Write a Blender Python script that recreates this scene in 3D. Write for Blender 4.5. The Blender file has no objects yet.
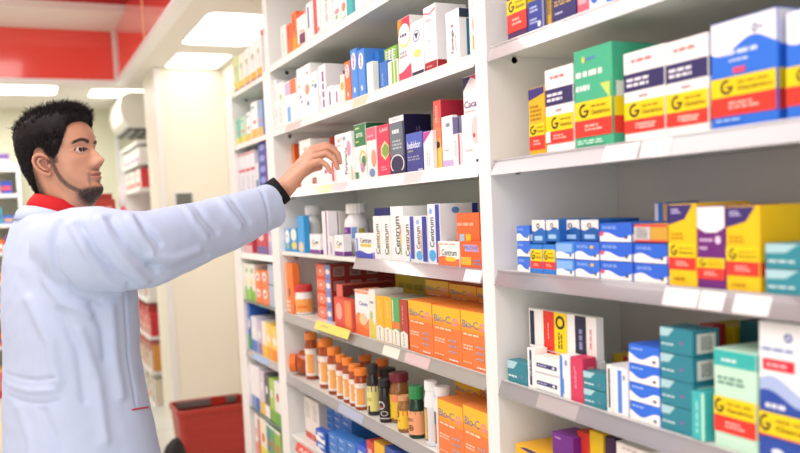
import bpy, bmesh, math, random
from mathutils import Vector, Matrix, noise
random.seed(7)
C = bpy.context.scene.collection
PI = math.pi
# ------------------------------------------------------------------ camera
CAMZ = 1.45
FPX = 850.0
YAW, PITCH, ROLL, SHIFT = 0.42285227, 0.07768561, -0.0431567, 0.50537177
fw = Vector((math.sin(YAW)*math.cos(PITCH), math.cos(YAW)*math.cos(PITCH), -math.sin(PITCH)))
r0 = Vector((math.cos(YAW), -math.sin(YAW), 0)); u0_ = r0.cross(fw)
RT = math.cos(ROLL)*r0 + math.sin(ROLL)*u0_
UP = -math.sin(ROLL)*r0 + math.cos(ROLL)*u0_
SY = SHIFT*100
CO = Vector((0, 0, CAMZ))
cam = bpy.data.cameras.new('camera'); co = bpy.data.objects.new('camera', cam); C.objects.link(co)
co.matrix_world = Matrix(((RT.x, UP.x, -fw.x, 0), (RT.y, UP.y, -fw.y, 0), (RT.z, UP.z, -fw.z, CAMZ), (0, 0, 0, 1)))
cam.sensor_width = 36; cam.lens = FPX/800*36; cam.shift_y = SY/800
cam.clip_start = .05; cam.clip_end = 60
cam.dof.use_dof = True; cam.dof.focus_distance = 2.25; cam.dof.aperture_fstop = 2.3
bpy.context.scene.camera = co

def ray(px, py):
    return fw + RT*((px-400)/FPX) - UP*((py-226.5-SY)/FPX)
def on_x(px, py, X):
    d = ray(px, py); return CO + d*(X/d.x)
def on_y(px, py, Y):
    d = ray(px, py); return CO + d*(Y/d.y)
def on_z(px, py, Z):
    d = ray(px, py); return CO + d*((Z-CAMZ)/d.z)
def on_d(px, py, dist):
    return CO + ray(px, py)*dist
def proj(P):
    v = Vector(P)-CO; z = v.dot(fw)
    return (400+FPX*v.dot(RT)/z, 226.5+SY-FPX*v.dot(UP)/z)

# ------------------------------------------------------------------ materials
def lin(c): return c/12.92 if c <= .04045 else ((c+.055)/1.055)**2.4
def hexc(h, k=1.0):
    h = h.lstrip('#'); return tuple(min(.9, lin(int(h[i:i+2], 16)/255)*k) for i in (0, 2, 4))+(1,)
MC = {}
def mat(h, rough=.42, spec=.4, metal=0, coat=0, trans=0, name=None):
    key = (h, rough, spec, metal, coat, trans)
    if key in MC: return MC[key]
    m = bpy.data.materials.new(name or 'finish_'+h); m.use_nodes = True
    b = m.node_tree.nodes['Principled BSDF']
    b.inputs['Base Color'].default_value = hexc(h)
    b.inputs['Roughness'].default_value = rough
    b.inputs['Specular IOR Level'].default_value = spec
    b.inputs['Metallic'].default_value = metal
    b.inputs['Coat Weight'].default_value = coat
    b.inputs['Transmission Weight'].default_value = trans
    MC[key] = m; return m
def bumpy(m, scale=60, strength=.1, dist=.002, stretch=(1, 1, 1)):
    nt = m.node_tree; b = nt.nodes['Principled BSDF']
    tc = nt.nodes.new('ShaderNodeTexCoord'); mp = nt.nodes.new('ShaderNodeMapping'); mp.inputs['Scale'].default_value = stretch
    n = nt.nodes.new('ShaderNodeTexNoise'); n.inputs['Scale'].default_value = scale
    bp = nt.nodes.new('ShaderNodeBump'); bp.inputs['Strength'].default_value = strength; bp.inputs['Distance'].default_value = dist
    nt.links.new(tc.outputs['Object'], mp.inputs['Vector']); nt.links.new(mp.outputs['Vector'], n.inputs['Vector'])
    nt.links.new(n.outputs['Fac'], bp.inputs['Height']); nt.links.new(bp.outputs['Normal'], b.inputs['Normal'])
    return m
def emis(name, col, s):
    m = bpy.data.materials.new(name); m.use_nodes = True; nt = m.node_tree
    b = nt.nodes['Principled BSDF']; b.inputs['Base Color'].default_value = (.8, .8, .8, 1)
    b.inputs['Emission Color'].default_value = col; b.inputs['Emission Strength'].default_value = s
    return m

# ------------------------------------------------------------------ mesh collector
class MB:
    def __init__(s): s.v = []; s.f = []; s.m = []; s.mats = []; s.smooth = []
    def mi(s, m):
        if m not in s.mats: s.mats.append(m)
        return s.mats.index(m)
    def add(s, vs, fs, m, smooth=False):
        o = len(s.v); k = s.mi(m)
        s.v += [tuple(p) for p in vs]
        for f in fs: s.f.append(tuple(i+o for i in f)); s.m.append(k); s.smooth.append(smooth)
        return s
    def box(s, a, b, m):
        x0, x1 = sorted((a[0], b[0])); y0, y1 = sorted((a[1], b[1])); z0, z1 = sorted((a[2], b[2]))
        v = [(x0, y0, z0), (x1, y0, z0), (x1, y1, z0), (x0, y1, z0), (x0, y0, z1), (x1, y0, z1), (x1, y1, z1), (x0, y1, z1)]
        return s.add(v, [(0, 3, 2, 1), (4, 5, 6, 7), (0, 1, 5, 4), (2, 3, 7, 6), (1, 2, 6, 5), (3, 0, 4, 7)], m)
    def bbox(s, a, b, m, bev=.001):
        bm = bmesh.new(); bmesh.ops.create_cube(bm, size=1)
        c = [(a[i]+b[i])/2 for i in range(3)]; d = [abs(a[i]-b[i]) for i in range(3)]
        for v in bm.verts: v.co = Vector([c[i]+v.co[i]*d[i] for i in range(3)])
        bev = min(bev, min(d)*.3)
        bmesh.ops.bevel(bm, geom=bm.edges[:], offset=bev, segments=2 if bev > .002 else 1, affect='EDGES', profile=.5)
        bm.verts.index_update()
        s.add([v.co[:] for v in bm.verts], [[v.index for v in f.verts] for f in bm.faces], m); bm.free(); return s
    def lathe(s, prof, m, n=24, axis=None, c=(0, 0, 0), smooth=True, ribs=0):
        vs = []; fs = []
        for r, z in prof:
            for i in range(n):
                a = 2*PI*i/n; rr = r*(1+(ribs*(i % 2)))
                vs.append(Vector((c[0]+rr*math.cos(a), c[1]+rr*math.sin(a), c[2]+z)))
        for j in range(len(prof)-1):
            for i in range(n):
                k = (i+1) % n; fs.append((j*n+i, j*n+k, (j+1)*n+k, (j+1)*n+i))
        fs.append(tuple(range(n-1, -1, -1))); fs.append(tuple((len(prof)-1)*n+i for i in range(n)))
        if axis is not None: vs = [axis @ v for v in vs]
        return s.add(vs, fs, m, smooth)
    def tube(s, pts, r, m, n=8):
        pts = [Vector(p) for p in pts]; rs = r if isinstance(r, (list, tuple)) else [r]*len(pts)
        vs = []; fs = []
        for j, p in enumerate(pts):
            d = (pts[min(j+1, len(pts)-1)]-pts[max(j-1, 0)]).normalized()
            a = d.orthogonal().normalized() if j == 0 else (pa - d*pa.dot(d)).normalized()
            pa = a; b = d.cross(a)
            for i in range(n):
                t = 2*PI*i/n; vs.append(p+(a*math.cos(t)+b*math.sin(t))*rs[j])
        for j in range(len(pts)-1):
            for i in range(n):
                k = (i+1) % n; fs.append((j*n+i, j*n+k, (j+1)*n+k, (j+1)*n+i))
        fs.append(tuple(range(n-1, -1, -1))); fs.append(tuple((len(pts)-1)*n+i for i in range(n)))
        return s.add(vs, fs, m, True)
    def build(s, name, parent=None, loc=(0, 0, 0), rz=0):
        me = bpy.data.meshes.new(name); me.from_pydata(s.v, [], s.f)
        for m in s.mats: me.materials.append(m)
        me.polygons.foreach_set('material_index', s.m)
        me.polygons.foreach_set('use_smooth', s.smooth)
        me.update()
        o = bpy.data.objects.new(name, me); C.objects.link(o); o.location = loc; o.rotation_euler = (0, 0, rz)
        if parent: o.parent = parent
        return o
LABELS = {}
def tag(o, label, cat, group=None, kind=None):
    n = len(label.split())
    if not 4 <= n <= 16: print('LABEL LENGTH', n, label)
    if label in LABELS: print('DUP LABEL', label)
    LABELS[label] = 1
    o['label'] = label; o['category'] = cat
    if group: o['group'] = group
    if kind: o['kind'] = kind
    return o
def thing(name, label, cat, loc=(0, 0, 0), group=None, rz=0):
    o = bpy.data.objects.new(name, None); C.objects.link(o); o.location = loc; o.rotation_euler = (0, 0, rz); o.empty_display_size = .05
    return tag(o, label, cat, group)
def struct(o): o['kind'] = 'structure'; return o

# ------------------------------------------------------------------ lettering
TC = {}
def text_mesh(t):
    if t in TC: return TC[t]
    cu = bpy.data.curves.new('lettering', 'FONT'); cu.body = t; cu.resolution_u = 2
    if len(t) > 1: cu.space_character = .95
    cu.offset = .012
    o = bpy.data.objects.new('lettering', cu); C.objects.link(o)
    dg = bpy.context.evaluated_depsgraph_get(); dg.update(); ev = o.evaluated_get(dg)
    me = bpy.data.meshes.new_from_object(ev)
    vs = [v.co.copy() for v in me.vertices]; fs = [tuple(p.vertices) for p in me.polygons]
    bpy.data.meshes.remove(me); bpy.data.objects.remove(o); bpy.data.curves.remove(cu)
    x0 = min(v.x for v in vs); x1 = max(v.x for v in vs); y0 = min(v.y for v in vs); y1 = max(v.y for v in vs)
    TC[t] = ([((v.x-x0)/(x1-x0), (v.y-y0)/(y1-y0)) for v in vs], fs); return TC[t]

def paint(mb, Pf, op, lay):
    """one printed mark on a face; Pf(u, v, layer) -> point"""
    k = op[0]; u0, u1, v0, v1, col = op[1:6]; m = mat(col)
    def q(pts, fs): mb.add([Pf(u0+(u1-u0)*a, v0+(v1-v0)*b, lay) for a, b in pts], fs, m)
    if k == 'r': q([(0, 0), (1, 0), (1, 1), (0, 1)], [(0, 1, 2, 3)])
    elif k == 'e':
        n = 20; q([(.5+.5*math.cos(2*PI*i/n), .5+.5*math.sin(2*PI*i/n)) for i in range(n)], [tuple(range(n))])
    elif k == 'o':
        n = 20; w = op[6] if len(op) > 6 else .7
        pts = [(.5+.5*math.cos(2*PI*i/n), .5+.5*math.sin(2*PI*i/n)) for i in range(n)]+[(.5+.5*w*math.cos(2*PI*i/n), .5+.5*w*math.sin(2*PI*i/n)) for i in range(n)]
        q(pts, [(i, (i+1) % n, n+(i+1) % n, n+i) for i in range(n)])
    elif k == 'p': q(op[6], [tuple(range(len(op[6])))])
    elif k == 'w':   # wave: filled below a wavy line
        n = 14; ph = op[6] if len(op) > 6 else 0; am = op[7] if len(op) > 7 else .18
        top = [(i/n, 1-am+am*math.sin(2*PI*i/n+ph)) for i in range(n+1)]
        q([(i/n, 0) for i in range(n+1)]+top, [(i, i+1, n+2+i, n+1+i) for i in range(n)])
    elif k == 'W':   # filled above a wavy line
        n = 14; ph = op[6] if len(op) > 6 else 0; am = op[7] if len(op) > 7 else .18
        bot = [(i/n, am-am*math.sin(2*PI*i/n+ph)) for i in range(n+1)]
        q(bot+[(i/n, 1) for i in range(n+1)], [(i, i+1, n+2+i, n+1+i) for i in range(n)])
    elif k in 'tT':
        vs, fs = text_mesh(op[6])
        q(vs if k == 't' else [(1-b, a) for a, b in vs], fs)
    elif k in 'lL':  # rows (columns) of tiny print too small to read, drawn as broken bars
        n = op[6] if len(op) > 6 else 3; rr = random.Random(int(u0*100)+n)
        for i in range(n):
            a = (i+.2)/n; b = (i+.75)/n; x = 0
            while x < .95:
                w = rr.uniform(.12, .35); e = min(1, x+w)
                pts = [(x, a), (e, a), (e, b), (x, b)] if k == 'l' else [(a, x), (b, x), (b, e), (a, e)]
                q(pts, [(0, 1, 2, 3)] if k == 'l' else [(0, 1, 2, 3)]); x = e+.06
                if x > .8 and i == n-1: break

def carton_mesh(w, h, d, base, ops, top=None):
    mb = MB(); mb.bbox((-d/2, -w/2, 0), (d/2, w/2, h), mat(base), .0009)
    PF = lambda u, v, l: (-d/2-.00022*l, w/2-u*w, v*h)
    PS = lambda u, v, l: (-d/2+u*d, -w/2-.00022*l, v*h)
    PT = lambda u, v, l: (-d/2+v*d, w/2-u*w, h+.00022*l)
    e = .01
    if top: mb.add([PT(u, v, 1) for u, v in ((e, e), (1-e, e), (1-e, 1-e), (e, 1-e))], [(0, 1, 2, 3)], mat(top))
    # a closing flap seam on the top
    lay = 1
    for op in ops:
        lay += 1
        f = op[1]; rest = (op[0],)+tuple(op[2:])
        cl = lambda x: min(max(x, e), 1-e)
        rest = (rest[0], cl(rest[1]), cl(rest[2]), cl(rest[3]), cl(rest[4]))+rest[5:]
        for ff in {'A': 'FS', 'F': 'F', 'S': 'S', 'T': 'T', 'X': 'FST'}[f]:
            paint(mb, {'F': PF, 'S': PS, 'T': PT}[ff], rest, lay)
    return mb

# ------------------------------------------------------------------ shelf rows
XF = 1.0
LV = [.58615231, .32542853, .07100854, -.1815356, -.43802148, -.70085983, -.958]
def row(z, where): return {'z': z, 'where': where, 'y0': -9, 'y1': 99, 'zt': 99}
ORD = ['top', 'second', 'third', 'fourth', 'fifth', 'sixth', 'lowest']
MIDR = [row(CAMZ+l+.0345, ORD[i]+' shelf of the middle bay') for i, l in enumerate(LV)]
NEAR = [row(CAMZ+LV[1+i]+.0345, ['top', 'second', 'third', 'fourth', 'lowest'][i]+' shelf of the near bay') for i in range(5)]
XB = 1.36
yA = on_x(491, 200, XF).y; yB = on_x(479.5, 200, XF).y          # upright between near and middle bays
yC = on_x(268.5, 60, XF).y; yD = on_x(261.5, 60, XF).y          # upright between middle and far bays
yE = on_x(231, 100, XF).y; yF = on_x(225, 100, XF).y            # end panel of the far bay
def limits(rows, a, b):
    for i, r in enumerate(rows):
        r['y0'] = a+.002; r['y1'] = b-.002
        if i: r['zt'] = rows[i-1]['z']-.023
        else: r['zt'] = 2.42
limits(MIDR, yB, yC); limits(NEAR, .25, yA)
def place(rw, x0, x1, yt, off, yb):
    X = XF+.018+off; z0 = rw['z']
    ym = yt+10
    for _ in range(4):
        a = on_x(x0, ym, X); b = on_x(x1, ym, X)
        if yb is not None: z0 = on_x(x0, yb, X).z
        pb = proj((X, a.y, z0)); ym = (yt+pb[1])/2
    h = on_x(x0, yt, X).z-z0
    h = min(h, rw['zt']-z0)
    lo, hi = b.y, a.y; w = hi-lo
    if hi > rw['y1']:
        hi = rw['y1']; lo = min(lo, hi-(.28*w if off < .05 else .7*w))
    if lo < rw['y0']:
        lo = rw['y0']; hi = max(hi, min(rw['y1'], lo+.7*w))
    return X, lo, hi, z0, h
STK = {1: [''], 2: [', lower of its stack', ', upper of its stack'],
       3: [', lowest of three stacked', ', middle of three stacked', ', topmost of three stacked'],
       4: [', lowest of four stacked', ', second lowest of four', ', third lowest of four', ', topmost of four stacked']}
def I(rw, x0, x1, yt, desc, base, ops=(), off=0, dep=.12, yb=None, n=1, top=None, group=None, where=None, name='medicine_carton', z0=None, lift=0):
    X, ya, yb_, zz, h = place(rw, x0, x1, yt, off, yb)
    if z0 is not None: h = zz+h-z0; zz = z0
    g = .0006; w = yb_-ya-2*g; hh = h/n
    mb = carton_mesh(w, hh-.0012, dep, base, ops, top)
    me = None; out = []
    for k in range(n):
        if me is None:
            o = mb.build(name); me = o.data
        else:
            o = bpy.data.objects.new(name, me); C.objects.link(o)
        o.location = (X+dep/2, (ya+yb_)/2, zz+.0006+k*hh)
        if n in STK: st = STK[n][k]
        else: st = ', %s of the stack' % ('topmost' if k == n-1 else 'lowest' if k == 0 else ['second', 'third', 'fourth', 'fifth', 'sixth'][k-1]+' from bottom')
        tag(o, desc+' on '+(where or rw['where'])+st, 'box', group or ('stacked cartons on the '+rw['where'] if n > 1 else 'medicine cartons on the '+rw['where']))
        out.append(o)
    return out
def bottle(rw, x0, x1, yt, desc, body, cap, lab, off=0, lh=.6, capf=.2, neck=.62, capw=.82, ops=None, glass=False, sh=.84, yb=None, name='pill_bottle', lie=False, group='bottles'):
    r = .03
    for _ in range(3):   # size from the apparent width at the depth of the bottle's axis
        X, ya, yb_, zz, h = place(rw, x0, x1, yt, off+r, yb)
        pc = on_x((x0+x1)/2, yt+15, X); r = (x1-x0)/2/FPX*(pc-CO).dot(fw)*(1.06 if glass else .985)
    X -= r
    t = thing(name, desc+' on '+rw['where'], 'bottle', (X+r, pc.y, zz+.0008), group+' on the '+rw['where'])
    hc = h*capf; hb = h-hc
    bm_ = mat(body, .12 if glass else .3, .6, trans=.45 if glass else 0)
    b = MB(); b.lathe([(r*.9, 0), (r, r*.12), (r, hb*(sh-.1)), (r*.95, hb*sh), (r*(neck+.95)/2, hb*(sh*.4+.56)), (r*neck, hb*.96), (r*neck, hb)], bm_, 28)
    b.build('body', t)
    c = MB(); c.lathe([(r*capw, 0), (r*capw, hc*.9), (r*capw*.93, hc)], mat(cap, .4), 36, c=(0, 0, hb), ribs=.03, smooth=False)
    c.build('cap', t)
    if lab:
        m = MB(); n = 32; rl = r+.0004; base_z = hb*.1; hl = hb*lh
        def Pc(u, v, l):
            a = PI/2+u*2*PI
            return ((rl+.0002*l)*math.cos(a), (rl+.0002*l)*math.sin(a), base_z+v*hl)
        for i in range(n):
            m.add([Pc(i/n, 0, 0), Pc((i+1)/n, 0, 0), Pc((i+1)/n, 1, 0), Pc(i/n, 1, 0)], [(0, 1, 2, 3)], mat(lab), True)
        lay = 1
        for op in (ops or []):
            lay += 1
            if op[0] == 'r':
                q = 10
                for i in range(q):
                    ua = op[1]+(op[2]-op[1])*i/q; ub = op[1]+(op[2]-op[1])*(i+1)/q
                    m.add([Pc(ua, op[3], lay), Pc(ub, op[3], lay), Pc(ub, op[4], lay), Pc(ua, op[4], lay)], [(0, 1, 2, 3)], mat(op[5]))
            else: paint(m, Pc, op, lay)
        m.build('label', t)
    return t
# ================================================================== products
Wt, Yw, Rd, Nv, Pu, Bl, Tl, Or, Mn, Gn = 'f4f4f2', 'fbd50f', 'e8382c', '2b2858', '5b2270', '2f6fd8', '3a8fa0', 'f2762a', 'bfe6d0', '3fae86'
BK = '1d1a1c'
def gen(y0, y1, r0_, gx=.1, gw=.3, face='A'):
    """yellow band with the black G and the red band under it"""
    h = y1-y0; w = gw
    return [('r', face, 0, 1, y0, y1, Yw), ('r', face, 0, 1, r0_, y0, Rd),
            ('o', 'F', gx, gx+w, y0+h*.12, y0+h*.88, BK, .62), ('r', 'F', gx+w*.62, gx+w*1.02, y0+h*.5, y0+h*.8, Yw), ('r', 'F', gx+w*.5, gx+w*1.0, y0+h*.42, y0+h*.53, BK),
            ('l', 'F', gx+w+.07, .94, y0+h*.6, y0+h*.76, '8a6d10', 1), ('t', 'F', gx+w+.07, .95, y0+h*.24, y0+h*.48, '6b520c', 'Genérico'),
            ('l', 'F', .3, .75, r0_+(y0-r0_)*.3, r0_+(y0-r0_)*.75, 'f6b9ae', 2)]
# ---- near bay, top shelf
N0 = NEAR[0]
I(N0, 507, 527, -14, 'purple carton with yellow G band and red band', '4a1c58', [('r', 'A', 0, 1, .3, 1, '5a1a66'), ('l', 'F', .1, .8, .78, .92, 'dd8888', 2)]+gen(.46, .72, .13), dep=.1)
I(N0, 527.5, 545, 3, 'navy carton with pale loops of print', '2b3f94', [('l', 'F', .15, .6, .62, .85, 'b9c4ea', 2), ('l', 'F', .15, .6, .25, .45, 'b9c4ea', 2), ('r', 'F', .88, .98, .05, .95, '8d93b0'), ('e', 'F', .6, .8, .1, .3, 'dfe3f5')], dep=.12)
I(N0, 545.5, 551, -10, 'slim yellow and navy carton', 'c9a13e', [('r', 'F', 0, .4, 0, 1, '6d5a3c'), ('l', 'F', .5, .9, .3, .8, '2b2858', 6)], dep=.12)
I(N0, 552, 576, -14, 'dark navy carton with gold lettering bars', '2a2a6c', [('l', 'F', .1, .9, .42, .58, 'c9a94e', 2), ('l', 'F', .12, .5, .2, .28, 'c7cbe6', 1), ('r', 'F', 0, 1, .9, .95, '6f76b8')], dep=.11)
I(N0, 577, 588, -16, 'narrow pink carton', 'ec5f78', [('r', 'F', .1, .9, .3, .5, 'f7a7b4')], dep=.11)
I(N0, 588.5, 606, -18, 'white carton with royal blue blot', 'dfe6f7', [('e', 'F', .1, .6, .2, .75, '2a66cf'), ('r', 'F', .7, .95, 0, 1, 'f3f3fb')], dep=.11)
I(N0, 606.5, 632, -24, 'white carton with blue wave', Wt, [('w', 'A', 0, 1, 0, .35, Bl)], dep=.11)
I(N0, 632.5, 668, -30, 'blue and white wide carton', '3b6cc8', [('W', 'A', 0, 1, .6, 1, Wt)], dep=.11)
I(N0, 669, 712, -44, 'yellow banded white carton', Wt, gen(.3, .55, .12), dep=.11)
# ---- near bay, second shelf
N1 = NEAR[1]
I(N1, 529, 545, 89, 'slim yellow carton with navy corner', 'e9b520', [('p', 'F', 0, 1, .8, 1, '3a2c78', [(0, .1), (1, .5), (1, 1), (0, 1)]), ('l', 'F', .1, .8, .5, .75, 'a07a10', 4)]+gen(.28, .46, .07, .08, .4), dep=.1)
lg = [('l', 'F', .2, .8, .86, .93, 'e87f80', 1), ('r', 'A', 0, 1, .56, .76, '2f2a62'), ('l', 'F', .08, .62, .6, .72, 'e9e9f4', 2), ('l', 'F', .38, .6, .47, .52, 'b98a94', 1)]
I(N1, 545.5, 574, 70.5, 'white carton with red script and navy band, smallest of its design', Wt, lg+gen(.25, .44, .1, .22, .26)+[('r', 'F', .03, .2, .12, .25, Wt)], dep=.12, where='second shelf')
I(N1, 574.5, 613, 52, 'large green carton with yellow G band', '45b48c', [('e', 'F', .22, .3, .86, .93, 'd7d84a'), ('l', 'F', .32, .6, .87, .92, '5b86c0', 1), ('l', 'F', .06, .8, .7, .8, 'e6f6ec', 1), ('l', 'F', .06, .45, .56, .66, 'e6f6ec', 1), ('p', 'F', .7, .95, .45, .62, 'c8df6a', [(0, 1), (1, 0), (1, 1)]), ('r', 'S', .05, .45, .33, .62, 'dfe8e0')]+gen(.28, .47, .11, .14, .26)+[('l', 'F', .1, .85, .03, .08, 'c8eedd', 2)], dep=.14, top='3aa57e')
for k, (a, b, y) in enumerate([(624, 665.5, 54), (666, 709, 43)]):
    I(N1, a, b, y, ['left one of the pair of white cartons with navy band', 'right one of the pair of white cartons with navy band'][k], Wt, lg+gen(.24, .44, .09, .14, .26)+[('l', 'F', .4, .8, .12, .2, 'f6b9ae', 2)], dep=.13, where='second shelf')
bw = [('W', 'A', 0, 1, .68, 1, Wt, .6, .22), ('o', 'F', .64, .73, .83, .91, '2a4fa0', .5), ('l', 'F', .75, .82, .85, .89, '2a4fa0', 1), ('l', 'F', .22, .72, .66, .73, 'cfe0fa', 1), ('l', 'F', .3, .6, .6, .64, 'cfe0fa', 1), ('r', 'F', .36, .54, .5, .55, 'e8506a')]
I(N1, 711, 778, 25, 'big blue carton with white wave top', '2a72e0', bw+gen(.29, .47, .11, .16, .2)+[('l', 'F', .1, .5, .05, .09, '9cc4f5', 1)], dep=.075, where='second shelf of near bay')
I(N1, 786, 860, 12, 'big blue carton cut by the picture edge', '2a72e0', bw+gen(.3, .48, .12, .16, .2), dep=.12, where='second shelf of near bay')
# ---- near bay, third shelf
N2 = NEAR[2]
bb = [('w', 'F', 0, 1, 0, .5, Wt, .3, .3), ('l', 'F', .1, .6, .68, .85, '9cc0f7', 2), ('e', 'F', .8, .9, .15, .35, '41496e'), ('w', 'S', 0, 1, 0, .5, Wt)]
I(N2, 517, 530, 225.5, 'small blue and white carton', '3a72dc', bb, n=3, dep=.12, where='third shelf at near post')
I(N2, 530.5, 542.5, 244, 'blue base carton with G band, left of pair,', '2f7fd6', gen(.42, .83, .17, .1, .3), dep=.08, where='third shelf')
I(N2, 543, 555.5, 244, 'blue base carton with G band, right of pair,', '2f7fd6', gen(.42, .83, .17, .1, .3), dep=.08, where='third shelf')
I(N2, 556, 574.5, 241.5, 'pale fronted blue carton', '3f86de', [('r', 'F', 0, .9, .4, .9, '86b4ec'), ('w', 'F', 0, 1, 0, .42, Wt), ('e', 'F', .76, .88, .12, .3, '41496e')], n=2, dep=.12, where='third shelf')
I(N2, 575, 599.5, 242, 'blue carton with orange dot', '3a72dc', bb+[('e', 'F', .65, .8, .65, .85, 'e6c25a')], n=2, dep=.12, where='third shelf')
I(N2, 600, 632, 223, 'blue carton with pink corner', '2f66d8', bb+[('e', 'F', 0, .14, .3, .55, 'e0527a')], n=3, dep=.12, where='third shelf')
I(N2, 634, 667.5, 243, 'blue carton with grey S mark', '2f66d8', bb, n=2, dep=.1, where='third shelf')
I(N2, 634, 667.5, 224, 'red edged carton lying with barcode', 'd0a23a', [('r', 'F', 0, 1, .85, 1, 'd84848'), ('r', 'F', 0, 1, 0, .12, 'd84848'), ('r', 'F', 0, .5, .12, .85, 'c9c9cc'), ('L', 'F', .08, .42, .2, .78, '6a6a70', 6)], dep=.1, yb=242, where='third shelf')
wv = [('W', 'F', 0, 1, .5, 1, 'e9e6e2', .4, .16), ('o', 'F', .35, .6, .62, .85, '4a4a58', .5), ('r', 'F', .2, .8, .12, .32, '9cc7ee')]
I(N2, 532, 545.5, 219.5, 'dark blue carton with cream wavy top, first from left,', '2268b8', wv, off=.0, dep=.08, yb=243.5, where='third shelf')
I(N2, 546, 559, 219.5, 'dark blue carton with cream wavy top, second from left,', '2268b8', wv, off=.0, dep=.08, yb=241.5, where='third shelf')
I(N2, 562, 580, 219.5, 'dark blue carton with cream wavy top, third from left,', '1f5ca6', wv, off=.02, dep=.1, yb=241.5, where='third shelf')
I(N2, 581, 599, 219.5, 'dark blue carton with cream wavy top, fourth from left,', '1f5ca6', wv, off=.02, dep=.1, yb=241.5, where='third shelf')
I(N2, 655, 668, 202.5, 'small white and blue carton tipped with yellow', '3c78cc', [('r', 'F', 0, .3, 0, 1, 'dfe6f2'), ('r', 'F', .7, 1, 0, 1, 'd9a94a')], off=.1, dep=.08, where='third shelf')
ye = [('p', 'F', 0, 1, .72, 1, '3b2c70', [(0, .1), (.6, .35), (.9, 1), (0, 1)]), ('l', 'F', .12, .45, .88, .95, 'c9c2e8', 2), ('l', 'F', .1, .6, .56, .66, 'b58d12', 2)]
I(N2, 668.5, 696.5, 204, 'yellow carton with curved navy corner, left of the purple one', 'f6c413', ye+gen(.35, .52, .2, .1, .24)+[('l', 'F', .2, .7, .06, .12, 'a07a10', 1)], dep=.12, where='third shelf')
I(N2, 697, 725.5, 206, 'purple carton with white dome top', '6b2379', [('p', 'F', 0, 1, .68, .99, 'f3f1f4', [(0, .2), (.3, 0), (.7, 0), (1, .2), (1, 1), (0, 1)]), ('l', 'F', .1, .6, .56, .62, 'd7b5df', 1), ('e', 'F', .66, .86, .54, .64, 'e6d2ea'), ('l', 'F', .1, .4, .46, .52, 'd7b5df', 1)]+gen(.25, .37, .11, .1, .24), dep=.12, where='third shelf')
I(N2, 726, 760, 206, 'yellow carton with curved navy corner, right of the purple one', 'f6c413', ye+gen(.35, .52, .18, .1, .24)+[('l', 'F', .2, .7, .05, .1, 'a07a10', 1)], dep=.13, where='third shelf')
I(N2, 768, 786, 206, 'yellow carton with black top, left rear', 'e9b40f', [('r', 'A', 0, 1, .8, 1, '231a3c')], off=.13, dep=.12, where='third shelf')
I(N2, 787, 815, 206, 'yellow carton with black top, right rear', 'e9b40f', [('r', 'A', 0, 1, .8, 1, '231a3c')], off=.13, dep=.12, where='third shelf')
te = [('p', 'F', 0, .55, .45, 1, 'a9d2da', [(0, .3), (.6, .35), (1, 1), (0, 1)]), ('l', 'F', .05, .5, .22, .38, 'cfe6ea', 1), ('e', 'F', .66, .8, .25, .45, '6a7fa4')]
I(N2, 765, 830, 243, 'wide teal carton', '2f8c9c', te, n=2, dep=.1, where='third shelf')
# ---- near bay, fourth shelf
N3 = NEAR[3]
I(N3, 507.5, 527, 359, 'teal carton lying next to the post', '2e8494', te, dep=.034, where='fourth shelf')
I(N3, 527.5, 535, 347, 'upright slim white carton with navy stripe', Wt, [('r', 'F', .3, .6, .08, .95, '2a2a50'), ('L', 'F', .36, .54, .3, .8, 'c4c6dc', 1)], dep=.034, where='fourth shelf')
lay_ = [('r', 'F', .02, .09, .06, .94, '23233f'), ('r', 'F', .24, .41, 0, 1, 'dd3428'), ('r', 'F', .41, .6, 0, 1, 'f3d412'), ('o', 'F', .43, .57, .58, .92, BK, .6), ('L', 'F', .46, .54, .1, .5, '6b520c', 2), ('r', 'F', .72, .87, 0, 1, '23233f'), ('L', 'F', .76, .84, .2, .8, '8488b0', 1), ('L', 'F', .92, .95, .25, .75, 'd88080', 1), ('L', 'F', .31, .34, .3, .7, 'f1a79e', 1)]
I(N3, 535.5, 559.5, 354.5, 'white carton with navy name stripe', Wt, [('r', 'F', .05, .9, .34, .58, '3a3f78'), ('l', 'F', .1, .5, .4, .52, 'b4b8d8', 1), ('e', 'F', .72, .82, .38, .54, 'e9e9f4'), ('r', 'F', 0, 1, .05, .1, 'c9ced8')], n=2, dep=.034, where='fourth shelf')
zt = MIDR[0]['z']
I(N3, 529, 596, 307.5, 'long white carton turned on end with G band', 'efefec', lay_, off=.04, dep=.02, yb=346, where='fourth shelf, upper of two')
I(N3, 531, 598, 346.3, 'long white carton turned on end with G band', 'efefec', lay_, off=.04, dep=.02, where='fourth shelf, lower of two')
I(N3, 560, 570, 354, 'upright white carton with blue wave', Wt, [('r', 'F', 0, .28, 0, 1, '4a86dd'), ('e', 'F', .5, .8, .75, .9, '8ca4c8'), ('r', 'F', .1, .4, .1, .45, '4a86dd')], dep=.034, where='fourth shelf')
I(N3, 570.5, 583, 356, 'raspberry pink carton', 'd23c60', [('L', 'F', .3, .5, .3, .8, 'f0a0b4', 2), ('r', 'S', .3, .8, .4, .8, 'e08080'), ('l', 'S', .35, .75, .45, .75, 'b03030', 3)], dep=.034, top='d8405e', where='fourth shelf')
I(N3, 613, 631, 353, 'yellow banded carton behind the pink one', 'd9b31e', [('r', 'F', .6, 1, 0, 1, 'c0392c'), ('l', 'F', .1, .5, .5, .8, '8a6d10', 2)], off=.14, dep=.08, where='fourth shelf')
I(N3, 583.5, 605.5, 370, 'teal carton lying flat', '2e8494', te, n=2, dep=.034, where='fourth shelf')
I(N3, 606.5, 612, 364, 'thin white carton with dark stripe', Wt, [('r', 'F', .35, .7, .1, .93, '23233f')], dep=.1, where='fourth shelf')
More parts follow.
